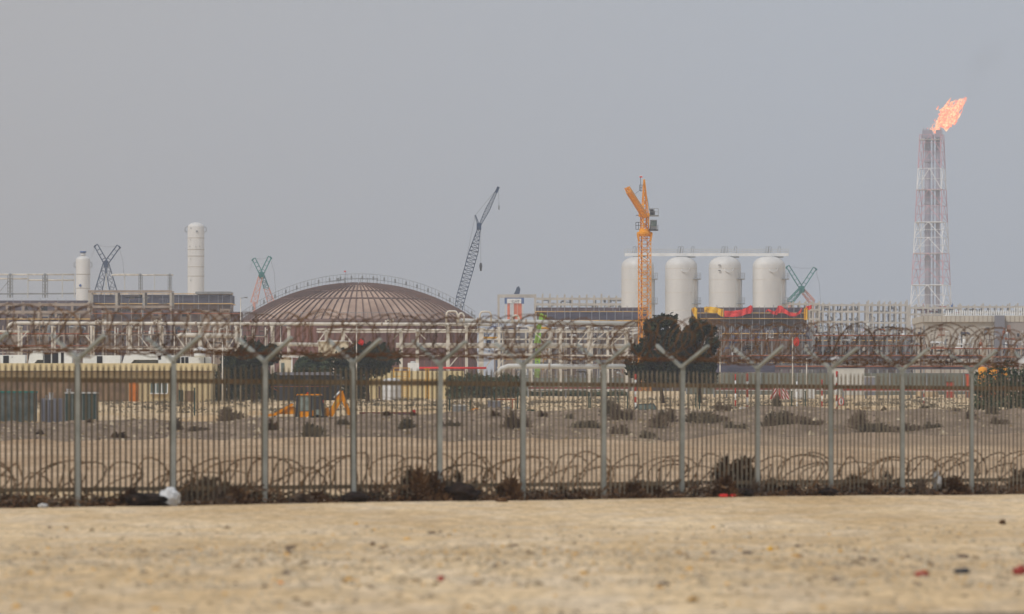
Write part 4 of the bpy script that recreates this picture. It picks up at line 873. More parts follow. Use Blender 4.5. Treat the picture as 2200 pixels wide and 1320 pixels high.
# cloths on the platform
def cloth(pts,m_,label,seed,D=1098.6):
    rr=random.Random(seed); P=[]
    for i in range(len(pts)-1):
        for k in range(5):
            t=k/5; P.append([pts[i][j]+(pts[i+1][j]-pts[i][j])*t for j in range(3)])
    P.append(list(pts[-1])); m=MB(); vs=[];nv=5
    for i,(x,a,b) in enumerate(P):
        for j in range(nv):
            y=a+(b-a)*j/(nv-1)+rr.uniform(-.5,.5)*(1 if 0<j<nv-1 else .8); v=W(x,y,D); v.y-=.28+.2*math.sin(i*.9+j*.4)+rr.uniform(0,.14); vs.append(v)
    n=len(vs); fs=[]
    for i in range(len(P)-1):
        for j in range(nv-1):
            a=i*nv+j; fs.append((a,a+1,a+nv+1,a+nv)); fs.append((n+a,n+a+nv,n+a+nv+1,n+a+1))
    for i in range(len(P)-1):
        a=i*nv; fs.append((a,a+nv,n+a+nv,n+a)); a+=nv-1; fs.append((a,n+a,n+a+nv,a+nv))
    for a in range(nv-1): fs.append((a,n+a,n+a+1,a+1)); a+=(len(P)-1)*nv; fs.append((a,a+1,n+a+1,n+a))
    m.add(vs+[v+Vector((0,.06,0)) for v in vs],fs); solo(m,'draped_cloth',m_,W(pts[0][0],pts[0][2],D),label,'cloth')
cloth([(1486,663,668),(1492,660,680),(1498,664,684),(1497,676,688),(1488,684,690)],YCL,'crumpled yellow cloth at the left corner of the platform',1)
cloth([(1513,660,671),(1525,659,672),(1540,661,673),(1548,664,680),(1554,664,681)],YCL,'wide yellow cloth hanging on the platform beside the tree',2)
cloth([(1556,668,682),(1575,668,681),(1592,666,680),(1602,662,676),(1612,656,674),(1617,659,670)],RED,'broad red cloth hanging beside the wide yellow cloth',3)
cloth([(1645,668,671),(1650,664,668),(1658,668,675),(1664,670,676),(1669,664,677),(1671,657,674),(1679,657,672)],RED,'narrow bunched red cloth at the right part of the platform',4)
cloth([(1679,657,672),(1686,664,674),(1696,671,680),(1710,674,680),(1719,667,674),(1723,660,669)],RED,'red cloth swag sagging towards the right corner of the platform',5)
cloth([(1727,664,688),(1731,660,688),(1735,662,687)],YCL,'upright yellow cloth at the right corner of the platform',6)
cloth([(1732,658,664),(1738,657,667),(1744,656,663)],RED,'small red cloth fluttering past the right corner of the platform',7)
# ------------------------------------------------------------ near buildings
def cream1():
    D=620; g=4.7; root=thing('cream_building',(W(215,0,D).x,D,g),'long cream walled building with projecting parapet at the left','building')
    m=MB(); m.pbox(D,-60,875,452,797,0,10); m.build('wall',CWALL2,root)
    m=MB(); m.pbox(D,-60,797,456,781,-.7,10.6); m.build('parapet',CWALL,root)
    m=MB(); m.pbox(D,-60,798.6,456,797.1,-.72,-.05); m.build('drip_edge',BROWNN,root)
    for x0,x1,y0,y1 in ((-60,176,818,870),(176,276,819,870),(366,384,816,870),(396,420,840,872)):
        m=MB(); m.pbox(D,x0+1,y1,x1-1,y0,-.12,-.01); m.build('brick_infill',BRICK,root)
    for x in (324,336.5,349):
        m=MB(); m.pbox(D,x-.5,844.5,x+10,823,-.1,0); w=m.build('window',GLASS,root); m=MB(); m.pbox(D,x-1.5,847,x+11,844.6,-.35,0); m.build('sill',WHITE,w); m=MB(); m.pbox(D,x+10.1,844.5,x+12,823,-.14,0); m.build('frame',WHITE,w)
    m=MB(); m.pbox(D,278,868,297,822,-.16,-.01); d=m.build('door',mat('door_orange',(196,110,36),.7,.2,1),root); m=MB(); m.pbox(D,293,846,294.5,844,-.24,-.17); m.build('handle',DSTEEL,d)
    m=MB(); m.pbox(D,384,868,393,838,-.16,-.01); m.build('door',GRN,root)
cream1()
def roofunit(x0,x1,y0,label,vents=(),hood=None,D=626):
    z=W(0,781,620).z; root=thing('roof_air_unit',(W((x0+x1)/2,0,D).x,D,z),label,'roof unit'); yb=HY-(z-EZ)*F/D
    m=MB(); m.pbox(D,x0,yb,x1,y0,0,2.2); m.build('housing',WHITE,root)
    for a,b in vents: m=MB(); m.pbox(D,a,yb-1,b,y0+1.6,-.06,-.005); m.build('louvre',DARK,root)
    m=MB(); m.pbox(D,(x0+x1)/2-2,y0+5,(x0+x1)/2+1,y0+4,-.05,-.003); m.build('name_plate',SLATE,root)
    if hood:
        a,b,yt,s_=hood; m=MB(); q=[W(a,yb,D),W(a+s_*.35,yt+7,D),W(a+s_,yt,D),W(b-abs(s_)*.3,yt,D),W(b,yt+4,D),W(b,yb-9,D),W(a+s_+8,yb-9,D),W(a+s_*1.0,yb,D)]
        m.prism(q,(0,2,0)); m.build('duct_hood',WHITE,root)
        m=MB(); m.pbox(D,a+s_+2,yb,b,yb-9,.9,1.8); m.build('motor',STEEL,root)
roofunit(0,54,763,'white roof unit with one dark louvre at the left edge',[(7,19)],(60,92,754,12))
roofunit(94,154,756,'white roof unit with three dark louvres left of the first post',[(95,109),(112,125),(131,137)])
roofunit(178,258,764,'white roof unit with one dark louvre right of the first post',[(208,220)],(262,346,755,18))
roofunit(340,374,764,'plain white roof unit left of the second post')
roofunit(376,404,766,'roof unit made of dark panels right of the second post',[(378,387),(389.5,396),(398,404)])
roofunit(405,452,767,'white roof unit below the mushroom vent',[(439,441)])
def mushroom():
    D=625; p=W(429,768,D); root=thing('mushroom_vent',p,'white mushroom shaped roof vent above the cream building','vent'); m=MB(); m.lathe(p,[(0,0),(.62,0),(.62,.45),(.5,.5),(.5,.62)],18); m.build('vent_stack',WHITE,root); m=MB(); m.lathe(p,[(.45,.58),(.7,.62),(.68,.85),(.3,1.1),(0,1.2)],18); m.build('vent_cap',WHITE,root)
mushroom()
def cream2():
    D=650; g=4.9; root=thing('cream_building',(W(870,0,D).x,D,g),'smaller cream flat roofed building behind the white tank','building')
    m=MB(); m.pbox(D,793,875,990,815,0,9); m.build('wall',CWALL,root); m=MB(); m.pbox(D,786,815,996,797.5,-.6,9.5); m.build('parapet',CWALL,root)
    m=MB(); m.pbox(D,813,860,817,830,-.1,0); m.build('door',BROWNN,root)
    m=MB(); m.tube([W(811,798,D),W(811,790,D),W(813,787.5,D),W(817,787,D),W(820,790,D),W(820,798,D)],.09,8); solo(m,'vent_pipe',PALE,W(815,798,D),'hooped pale pipe on the roof of the smaller cream building','vent pipe')
    D=640; p=W(841,868,D); root=thing('water_tank',p,'white upright tank in front of the smaller cream building','tank'); r=20.5*D/F; h=(868-813)*D/F
    m=MB(); m.lathe(p,[(r,0),(r,h-.45),(r*.85,h-.15),(r*.4,h),(0,h)],28); m.build('shell',WPL,root); m=MB()
    for k in range(3): m.lathe((p.x,p.y,p.z+h*(.25+.25*k)),[(r+.005,-.05),(r+.04,0),(r+.005,.05)],28)
    m.build('hoop',PALE,root)
    root=thing('yellow_access_stair',W(868,868,638),'yellow guarded ladder beside the white upright tank','ladder'); D=638
    m=MB()
    for x in (846,876,880): m.bar(W(x,812,D),W(x,791,D),.09)
    for y in (791,799,809): m.bar(W(846,y,D),W(880,y,D),.08)
    m.build('guard_rail',YEL,root); m=MB()
    for x in (864,877): m.bar(W(x,868,D),W(x,798,D),.11)
    for k in range(16): m.bar(W(864,800+k*4.4,D),W(877,800+k*4.4,D),.06)
    m.build('ladder',YEL,root)
    root=thing('yellow_access_stair',W(919,868,638),'thin yellow ladder on the right part of the smaller cream building','ladder'); m=MB()
    for x in (915,921): m.bar(W(x,868,D),W(x,792,D),.09)
    for k in range(17): m.bar(W(915,794+k*4.4,D),W(921,794+k*4.4,D),.05)
    m.bar(W(911,793,D),W(924,793,D),.09); m.build('ladder',YEL,root)
    D=700; root=thing('roof_tank',W(887,798,D),'small white boxy tank behind the parapet of the smaller cream building','tank'); m=MB(); m.pbox(D,876,850,900,780,0,2); m.build('tank_body',WHITE,root); m=MB(); m.lathe(W(887,780,D)+Vector((0,1,0)),[(0,0),(.35,0),(.3,.2),(0,.22)],12); m.build('lid',PALE,root)
cream2()
def shed():
    D=625; root=thing('open_shed',(W(660,0,D).x,D,4.8),'open dark shed with flat blue-grey roof edge behind the digger','shed'); m=MB(); m.pbox(D,592,806,728,800,0,7); m.build('roof',SLATE,root); m=MB(); m.pbox(D,592,875,728,806.1,5.5,5.8); m.build('back_wall',DSTEEL,root)
    for x in (594,626,660,692,725): m=MB(); m.pbox(D,x-1,875,x+1,806.1,.2,.4); m.build('post',DSTEEL,root)
    m=MB(); m.pbox(D,582,831.2,706,830.2,-.4,-.2); m.bar(W(582,832,D),W(600,842,D),.08); solo(m,'orange_rail',RUSTB,W(640,832,D),'thin orange rail in front of the open shed','rail')
    D=760; root=thing('site_cabin',(W(714,0,D).x,D,6.2),'cream cabin raised behind the flat topped tree','cabin'); m=MB(); m.pbox(D,684,776,748,734,0,3); m.build('cabin_body',CREAM,root); m=MB(); m.pbox(D,682,734,750,732,-.2,3.2); m.build('roof',WHITE,root)
    for x in (688,716,744): m=MB(); m.pbox(D,x-1,860,x+1,776,.5,.8); m.build('leg',PIPE,root)
    D=745; root=thing('site_cabin',(W(612,0,D).x,D,6.1),'small pale cabin at the right of the broad dark tree','cabin'); m=MB(); m.pbox(D,600,850,625,768,0,2.5); m.build('cabin_body',CREAM,root); m=MB(); m.pbox(D,598,768,627,766,-.2,2.7); m.build('roof',WHITE,root); m=MB(); m.pbox(D,604,800,611,780,-.06,0); m.build('window',GLASS,root)
    root=thing('gate_frame',(W(639,0,735).x,735,6),'white portal gate frame right of the small pale cabin','gate frame'); D=735
    for x in (627,650): m=MB(); m.pbox(D,x-1.4,850,x+1.4,766,0,.2); m.build('post',WHITE,root)
    m=MB(); m.pbox(D,625,769,652,765.9,-.02,.22); m.build('lintel',WHITE,root)
    m=MB(); m.pbox(D,655,784,662,767,0,.4); m.pbox(D,636,789,648,785,.3,.6); solo(m,'orange_crate',MORANGE,W(645,788,D),'orange crates beyond the white gate frame','crate')
shed()
# ------------------------------------------------------------ machines behind the bank
def wheel(root,x,y,z,r,w,rim=YEL):
    m=MB(); m.lathe((0,0,0),[(r*.55,-w/2),(r*.9,-w/2),(r,-w*.35),(r,w*.35),(r*.9,w/2),(r*.55,w/2)],20); m.v=[(x+a,y+c,z+b) for a,b,c in m.v]; wh=m.build('wheel',TYRE,root)
    m=MB(); m.lathe((0,0,0),[(0,-w*.42),(r*.56,-w*.46),(r*.56,w*.46),(0,w*.42)],16); m.v=[(x+a,y+c,z+b) for a,b,c in m.v]; m.build('rim',rim,wh)
def digger():
    D=415; sc=D/F; X=lambda px: W(px,0,D).x; g=gz(X(660),D); root=thing('backhoe_loader',(X(660),D,g),'orange backhoe loader with raised rear boom behind the sand bank','digger')
    P=lambda px,py,dy=0: W(px,py,D)+Vector((0,dy,0))
    def side(nm,poly,w,m_,dy=0,par=None,c=0): 
        m=MB(); m.prism([P(x,y,dy-w/2) for x,y in poly],(0,w,0)); return m.build(nm,m_,par or root)
    side('chassis',[(590,912),(700,912),(704,894),(592,898)],1.0,DSTEEL)
    side('bonnet',[(594,890),(596,884),(612,877),(632,873),(640,890)],1.05,MORANGE); side('grille',[(589,897),(591,886),(593.6,885),(591.6,897)],.95,DSTEEL)
    cab=side('cab',[(636,897),(640,850),(690,850),(696,897)],1.5,mat('pale_cab_glass',(104,116,108),.25,.25,1.5,(160,170,160),spec=.6))
    side('roof',[(637,850),(640,847),(690,847),(692,850)],1.7,MORANGE,par=cab)
    for a,b,w_ in (((637,897),(641,850),.16),((668,897),(669,850),.2),((690,850),(696,897),.16),((645,885),(664,884),.1),((676,897),(676,852),.1)):
        for dy in (-.8,.8): m=MB(); m.bar(P(*a,dy),P(*b,dy),w_); m.build('pillar',DSTEEL,cab)
    side('door_panel',[(644,897),(645,884.5),(665,884.5),(664,897)],.06,MORANGE,-.86,cab)
    m=MB(); m.lathe(P(661,847),[(0,0),(.07,0),(.07,.12),(0,.14)],8); m.build('beacon',REDP,cab)
    m=MB(); m.tube([P(622,876,-.3),P(622,860,-.3)],.05,6); m.build('exhaust',DSTEEL,root)
    side('loader_arm',[(568,892),(590,888),(627,867),(631,870),(594,893),(569,897)],.14,MORANGE,-.62); side('loader_arm',[(568,892),(590,888),(627,867),(631,870),(594,893),(569,897)],.14,MORANGE,.62)
    side('front_bucket',[(554,903),(556,891),(562,889),(565,893),(570,890),(571,897),(562,903)],2.0,MORANGE)
    m=MB(); m.tube([P(602,880,-.5),P(628,866,-.5)],.05,6); m.tube([P(628,866,-.5),P(640,853,-.5)],.04,6); m.build('hydraulic_ram',STEEL,root)
    side('rear_post',[(696,908),(698,876),(706,876),(708,908)],.7,MORANGE)
    side('rear_boom',[(702,894),(718,864),(729,839),(737,841),(736,858),(714,897)],.34,MORANGE)
    side('boom_brace',[(714,880),(716,868),(728,856),(729,862)],.4,YEL)
    side('dipper_arm',[(730,841),(737,840),(740,852),(756,893),(748,895),(735,862)],.26,MORANGE)
    m=MB(); m.tube([P(718,855,-.2),P(730,842,-.2)],.07,8); m.build('hydraulic_ram',WHITE,root)
    side('rear_bucket',[(746,893),(757,892),(764,902),(758,908),(748,905)],.8,DSTEEL)
    side('rear_window',[(676,880),(676,853),(687,853),(690,880)],1.56,DSTEEL,0,cab); side('corner_panel',[(670,902),(671,882),(677,882),(678,902)],1.62,MORANGE,0,cab); side('work_light',[(693,866),(693,860),(696,860),(696,866)],.2,REDP,-.7)
    for x,r in ((604,.42),(683,.72)):
        for dy in (-.78,.78): wheel(root,X(x),D+dy,g+r-.03,r,.36)
digger()
def boxthing(nm,D,x0,x1,y0,m_,label,cat,depth=2.2,lid=None,ribs=0,ribm=None,g=None,yb=None):
    gg=gz(W((x0+x1)/2,0,D).x,D) if g is None else g; root=thing(nm,(W((x0+x1)/2,0,D).x,D,gg),label,cat); a=W(x0,y0,D); b=W(x1,y0,D); zb=gg if yb is None else W(0,yb,D).z
    m=MB(); m.box((a.x,D,zb),(b.x,D+depth,a.z)); m.build('body',m_,root)
    if lid: m=MB(); m.box((a.x-.06,D-.06,a.z),(b.x+.06,D+depth+.06,a.z+.12)); m.build('top_rim',lid,root)
    for i in range(ribs): x=a.x+(b.x-a.x)*(i+.5)/ribs; m=MB(); m.box((x-.04,D-.07,zb),(x+.04,D-.004,a.z-.02)); m.build('rib',ribm or m_,root)
    return root
boxthing('skip_container',430,-20,74,844,TEALC,'grey-green waste container with teal rim at the far left','container',2.4,mat('teal_rim',(30,120,110),.6,.2,1),12)
boxthing('skip_container',436,86,138,856,SLATE,'blue-grey container behind scattered white scrap at left','container',2.4,None,7)
boxthing('skip_container',430,140,206,846,TEALC,'dark teal container with pale rim beside the first fence post','container',2.4,PALE,9,GRN)
for i,(x,y,w,h,l) in enumerate(((38,851,9,7,'white carton on top of the grey-green waste container'),(56,850,6,6,'small white carton at the right of the first carton'),(108,846,8,13,'white drum above the blue-grey container'),(146,838,8,14,'pale upright box above the dark teal container'),(98,851,4,9,'thin white canister left of the white drum'))):
    m=MB(); m.pbox(433,x-w/2,y+h,x+w/2,y-h*.1,.5,1.1); m.pbox(433,x-w/2-.5,y-h*.1,x+w/2+.5,y-h*.1-1,.4,1.2); solo(m,'waste_carton',WPL,W(x,y+h,433),l,'carton')
def heap(px,D,w,h,label,seed,m_=None):
    x=(px-1100)/F*D; g=gz(x,D); mb=MB(); mb.blob((x,D,g-.15),w*D/F/2,w*D/F/3,h*D/F,seed,.22,2.2,28,14); solo(mb,'sand_heap',m_ or mat('heap_sand',(186,160,126),.95,.14,.6,bump=.3),(x,D,g),label,'sand heap')
heap(445,455,120,26,'wide heap of pale sand right of the second post',1); heap(1990,690,52,22,'pale conical sand heap at the foot of the grey screen fence',2)
heap(290,445,170,16,'low brown earth ridge in front of the brick infill',3,mat('brown_earth',(120,96,78),.95,.2,.8)); heap(560,470,60,12,'small pale earth pile left of the digger bucket',4)
def trailer():
    D=425; root=thing('flatbed_trailer',(W(832,0,D).x,D,gz(-9,D)),'low dark red flatbed trailer right of the digger','trailer'); m=MB(); m.pbox(D,772,893,892,886,0,2.4); m.build('deck',mat('dark_red_paint',(104,34,32),.6,.2,.8),root); m=MB(); m.pbox(D,776,897,885,893.1,.2,.4); m.pbox(D,772,890.6,884,889.4,-.06,-.01); m.build('side_beam',STEEL,root); m=MB(); m.pbox(D,884,892,892,881,-.02,2.4); m.build('headboard',REDP,root)
    for x in (795,815,860): wheel(root,W(x,0,D).x,D+.3,gz(W(x,0,D).x,D)+.45,.45,.3,STEEL)
trailer()
boxthing('concrete_block',460,972,1002,873,STEEL,'grey square concrete block right of the fifth post','concrete block',1.5,PALE)
boxthing('generator',470,1048,1076,864,SLATE,'grey generator cabinet under the thin orange beam','generator',1.6,STEEL,3)
boxthing('concrete_block',465,1082,1096,874,STEEL,'small dark grey block right of the generator cabinet','concrete block',1.2,None)
m=MB(); m.pbox(480,1060,860,1112,857,0,.2); m.pbox(480,1066,878,1068,860.1,0,.2); m.pbox(480,1100,878,1102,860.1,0,.2); solo(m,'orange_beam',RUSTB,W(1086,878,480),'thin orange-brown beam on two props above the generator','beam')
m=MB(); m.prism([W(996,894,440),W(1004,884,440),W(1014,879,440),W(1026,876,440),W(1028,880,440),W(1018,888,440),W(1012,894,440)],(0,.9,0)); solo(m,'machine_bucket',MORANGE,W(1012,894,440),'orange-yellow curved bucket lying on the bank crest','bucket')
def lowloader():
    D=430; root=thing('low_loader',(W(1145,0,D).x,D,gz(1.6,D)),'low yellow loader frame with orange end on the bank crest','loader'); m=MB(); m.pbox(D,1118,888,1172,884,0,1.6); m.build('frame',YEL,root); m=MB(); m.pbox(D,1162,893,1171,887,-.1,1.7); m.build('end_box',MORANGE,root); m=MB(); m.pbox(D,1132,884,1150,880,.3,1.2); m.build('load',GRN,root)
    for x in (1124,1156): wheel(root,W(x,0,D).x,D+.2,gz(W(x,0,D).x,D)+.4,.4,.3,STEEL)
lowloader()
def pickup():
    D=455; X=lambda p:W(p,0,D).x; g=W(0,909,D).z; root=thing('parked_car',(X(1385),D,g),'dark teal off-road car half hidden behind the bank below the trees','car')
    def side(nm,poly,w,m_,par=None): m=MB(); m.prism([W(x,y,D)+Vector((0,-w/2,0)) for x,y in poly],(0,w,0)); return m.build(nm,m_,par or root)
    side('body',[(1345,902),(1346,886),(1352,882),(1366,881),(1412,880),(1424,883),(1427,890),(1426,902)],1.8,DTEAL)
    c=side('cabin',[(1362,881),(1370,868.5),(1404,867),(1413,880)],1.55,DTEAL); side('side_window',[(1366,880),(1371.5,870.5),(1386,870),(1386,880)],1.6,GLASS,c); side('side_window',[(1388,880),(1388,870),(1403,869.5),(1409,879.5)],1.6,GLASS,c)
    m=MB(); m.pbox(D,1394,886,1397,882,-.94,-.9); m.build('tail_light',MORANGE,root)
    for x in (1360,1410):
        for dy in (-.8,.8): wheel(root,X(x),D+dy,g+.36,.36,.24,STEEL)
    m=MB(); zz=gz(X(1385),D)
pickup()
# ------------------------------------------------------------ markers, fences, barriers
def marker(px,D,y0,y1,w,label,nb=5,first=0,m1=REDP,m2=WHITE,sign=None):
    x=W(px,0,D).x; g=gz(x,D); zt=W(0,y0,D).z; zb=W(0,y1,D).z; root=thing('marker_post',(x,D,min(g,zb)),label,'marker post'); r=w*D/F/2
    m=MB(); m.tube([(x,D,min(g,zb)-.1),(x,D,zb)],r*.9,8); m.build('base',m1,root)
    for i in range(nb):
        a=zb+(zt-zb)*i/nb; b=zb+(zt-zb)*(i+1)/nb; m=MB(); m.tube([(x,D,a),(x,D,b)],r,10); m.build('band',(m1,m2)[(nb-1-i+first)%2],root)
    if sign:
        c=W(*sign,D)+Vector((0,-.15,0)); rr_=9*D/F; m=MB(); m.prism([c+Vector((math.cos(t)*rr_*.62,0,math.sin(t)*rr_*1.08)) for t in [2*math.pi*k/24 for k in range(24)]],(0,.03,0)); s_=m.build('sign_plate',RED,root)
        m=MB(); m.prism([c+Vector((math.cos(t)*rr_*.48,-.006,math.sin(t)*rr_*.9)) for t in [2*math.pi*k/24 for k in range(24)]],(0,.005,0)); m.build('sign_face',WHITE,s_)
        cu=bpy.data.curves.new('t','FONT'); cu.body='4'; cu.size=14*D/F; cu.extrude=.004; cu.align_x='CENTER'; to=bpy.data.objects.new('t',cu); COL.objects.link(to); bpy.context.view_layer.update(); me=bpy.data.meshes.new_from_object(to.evaluated_get(bpy.context.evaluated_depsgraph_get())); bpy.data.objects.remove(to); me.materials.append(DSTEEL)
        o=bpy.data.objects.new('numeral',me); COL.objects.link(o); o.parent=s_; p=c-world_loc(s_); o.location=(p.x,p.y-.02,p.z-5*D/F); o.rotation_euler=(math.pi/2,0,0); o.scale=(.75,1,1)
        m=MB(); m.bar((x,D,c.z),(c.x,D-.05,c.z),.05); m.build('sign_arm',STEEL,root)
marker(1605,500,803,888,5.6,'thick red and white banded post left of the ninth fence post')
marker(1798,500,798,888,4.6,'red and white banded post carrying the round numbered sign',7,sign=(1807,863))
marker(1365,500,804,890,4.6,'red and white banded post in front of the taller dark tree',7)
marker(1580,505,804,888,2.8,'thin red and white post beside the thick banded post',6)
marker(1766,510,816,886,2.6,'thin red and white post left of the round sign',6)
marker(1985,520,838,870,2.4,'short thin red and white post near the right side',4,1)
marker(1712,505,820,886,2.6,'thin plain white post right of the striped board',3,m1=WHITE)
def chevron():
    D=510; root=thing('chevron_board',(W(1675,0,D).x,D,gz(W(1675,0,D).x,D)),'red and white chevron striped warning board on two legs','warning board')
    q=[(1654,858),(1662,833),(1688,833),(1698,858)]; m=MB(); m.prism([W(x,y,D) for x,y in q],(0,.05,0)); b=m.build('board',WHITE,root)
    def lo(x,side):
        return (1654+ (x-0)) 
    m=MB()
    def edge(t,y): # t 0..1 across width at height y
        k=(y-833)/25; l=1662-8*k; r=1688+10*k; return l+(r-l)*t
    for i in range(-4,4):
        for sgn in (-1,1):
            P_=[]
            c=1675; a0=c+sgn*(i*6+3); 
            pts=[(a0,833),(a0+sgn*3,833),(a0+sgn*(3+15),858),(a0+sgn*15,858)]
            cl_=[]
            for x,y in pts:
                l=edge(0,y); r=edge(1,y); x=min(max(x,l),r)
                x=max(x,c+.1) if sgn>0 else min(x,c-.1); cl_.append((x,y))
            if abs(cl_[0][0]-cl_[1][0])+abs(cl_[2][0]-cl_[3][0])<1.5: continue
            m.prism([W(x,y,D)+Vector((0,-.03,0)) for x,y in cl_],(0,.024,0))
    m.build('stripe',REDP,b)
    for x in (1663,1688): m=MB(); m.tube([(W(x,0,D).x,D+.12,gz(W(x,0,D).x,D)-.1),(W(x,0,D).x,D+.12,W(0,835,D).z)],.06,8); m.build('leg',PALE,root)
chevron()
def posts(): 
    for i,(x,y,D) in enumerate(((1701,842,500),(1726,838,498),(1730,842,503),(1010,862,470),(1062,846,480),(1112,848,480),(1180,850,482),(1265,848,480),(1292,850,482),(1328,850,484),(1348,852,482),(1478,848,480),(1495,846,482),(1503,852,485),(1268,856,478),(418,835,470),(966,858,472),(1440,862,478))):
        xx=W(x,0,D).x; g=gz(xx,D); m=MB(); m.box((xx-.05,D-.05,g-.1),(xx+.05,D+.05,W(0,y,D).z)); m.box((xx-.08,D-.08,W(0,y,D).z),(xx+.08,D+.08,W(0,y,D).z+.06)); solo(m,'short_post',GRN,(xx,D,g),'slim dark green post standing on the sand behind the bank','post','dark green posts behind the bank')
posts()
def barrier(x0,x1,y,D,label,h=4.6,m_=RBAR,n=12):
    g=gz(W((x0+x1)/2,0,D).x,D); root=thing('road_barrier',(W((x0+x1)/2,0,D).x,D,g),label,'barrier'); m=MB(); m.pbox(D,x0,y+h,x1,y,0,.4); m.build('rail',m_,root)
    m=MB(); m.pbox(D,x0,y+h+1.6,x1,y+h+.05,-.05,.45); m.build('white_footing',PALE,root)
    for i in range(n+1): x=x0+(x1-x0)*i/n; xx=W(x,0,D).x; m=MB(); m.box((xx-.1,D+.46,gz(xx,D)-.1),(xx+.1,D+.6,W(0,y+1,D).z)); m.build('post',STEEL,root)
barrier(1812,2104,835,640,'long red painted barrier right of the round numbered sign')
barrier(1535,1800,834,650,'faded red barrier behind the striped board',4,mat('faded_red',(132,72,62),.8,.2,.5),10)
barrier(1135,1350,832,660,'faded red barrier left of the taller dark tree',4,mat('faded_red',(132,72,62)),8)
def screen(x0,x1,y0,D,label,m_=GWALL,n=16,nm='screen_fence'):
    g=gz(W((x0+x1)/2,0,D).x,D); root=thing(nm,(W((x0+x1)/2,0,D).x,D,g),label,'screen fence')
    for i in range(n):
        a=x0+(x1-x0)*i/n; b=x0+(x1-x0)*(i+1)/n; m=MB(); xa=W(a,0,D).x; xb=W(b,0,D).x; m.box((xa+.08,D,gz((xa+xb)/2,D)-.1),(xb-.08,D+.06,W(0,y0,D).z)); m.build('sheet_panel',m_,root); m=MB(); m.box((xa-.07,D-.05,g-.3),(xa+.07,D+.12,W(0,y0-1,D).z)); m.build('post',STEEL,root)
screen(1475,2110,802,760,'long grey-green sheet screen fence behind the red barrier')
screen(1050,1350,812,900,'grey sheet screen behind the slim pipe supports',n=9)
boxthing('white_container',735,1782,1857,794,WALLC if 0 else mat('container_white',(206,204,196),.6,.1,.5,stretch=(4,4,.3)),'white shipping container beside the tenth post','container',2.6,PALE,14)
boxthing('site_toilet',735,1857,1879,811,SLATE,'small grey-blue cabin right of the white container','cabin',1.4,PALE)
boxthing('site_toilet',660,2076,2083,806,mat('toilet_orange',(196,84,50),.6,.15,1),'narrow orange-red cabin left of the orange tanks','cabin',1.2,REDP)
boxthing('equipment_crate',650,2035,2050,822,mat('crate_red',(170,72,54),.7,.2,1),'low red crate left of the narrow orange cabin','crate',1.2,RUST)
boxthing('barrier_trailer',640,1700,1750,836,WHITE,'low white trailer box right of the striped board','trailer',1.8,None,6,PALE)
for i,x in enumerate((2111,2133,2155)):
    D=700; l=('left','middle','right')[i]; root=thing('orange_tank',(W(x,0,D).x,D,5.5),f'{l} one of three orange tanks above the hedge at the right edge','tank'); r=10*D/F; zt=W(0,788,D).z; m=MB(); m.lathe((W(x,0,D).x,D,zt-3),[(r,0),(r,2.6),(r*.9,2.85),(0,3)],20); m.build('tank_body',mat('tank_orange',(226,150,30),.6,.15,.8),root); m=MB(); m.lathe((W(x,0,D).x,D,5.4),[(r*.9,0),(r*.9,zt-3-5.4)],12); m.build('stand',mat('stand_orange',(190,110,50),.7,.2,1),root)
# blue band structures behind the screen
m=MB(); m.pbox(900,1530,800,1665,783,0,3); solo(m,'navy_tarpaulin',NAVY,W(1600,800,900),'dark navy covered stack behind the ninth post','tarpaulin')
for x0,x1,y,l,mm in ((1660,2110,786,'long rusty orange beam running behind the tenth to twelfth posts',RUSTB),(1615,2110,763,'upper rusty beam above the long orange one',RUSTB)):
    D=930; root=thing('rusty_beam',W(x0,y,D),l,'beam'); m=MB(); m.pbox(D,x0,y+2.2,x1,y,0,.5); m.build('flange',mm,root); m=MB(); m.pbox(D,x0,y+8,x1,y+2.3,.2,.35); m.build('web',PURP,root)
# lamp poles
for i,(x,y0,D,l) in enumerate(((517,640,620,'slim pole rising through the broad dark tree'),(478,735,560,'thin pale pole left of the broad tree'),(1547,745,600,'pale pole with bracket right of the narrow dark tree'),(1703,725,640,'thin pale pole carrying the red bag above the tenth post'),(307,640,700,'thin dark pole above the white roof units'),(766,700,600,'thin pale pole through the flat topped tree'),(603,700,700,'thin pole left of the site cabin'),(1733,770,600,'black and yellow banded pole behind the striped board'))):
    xx=W(x,0,D).x; g=gz(xx,D); root=thing('lamp_pole',(xx,D,g),l,'pole'); m=MB(); m.tube([(xx,D,g-.1),(xx,D,W(0,y0,D).z)],.09 if D<650 else .07,8,.05); m.build('shaft',PIPE if i!=4 else STEEL,root); m=MB(); t=W(0,y0,D).z; m.bar((xx,D,t-.05),(xx+.5,D,t),.06); m.box((xx+.4,D-.1,t-.05),(xx+.75,D+.1,t+.08)); m.build('bracket',STEEL,root)
lit(1711,0,13,19,RED,'plastic_bag','round bright red bag puffed beside the thin pole','plastic bag',0,D=639,seed=31,amp=.15,z=W(0,743,639).z)
for i,(px,D,w,l) in enumerate(((1598,482,26,'white boulder wrapped in plastic at the thick banded post foot'),(1558,484,22,'low pale slab on the sand left of the thin banded post'),(1990,486,18,'pale broken rubble at the foot of the short thin post'),(1860,484,20,'pale rubble lump left of the eleventh post'))): lit(px,0,w,9,WPL if i<1 else STONE,'boulder',l,'boulder',0,D=D,seed=40+i)
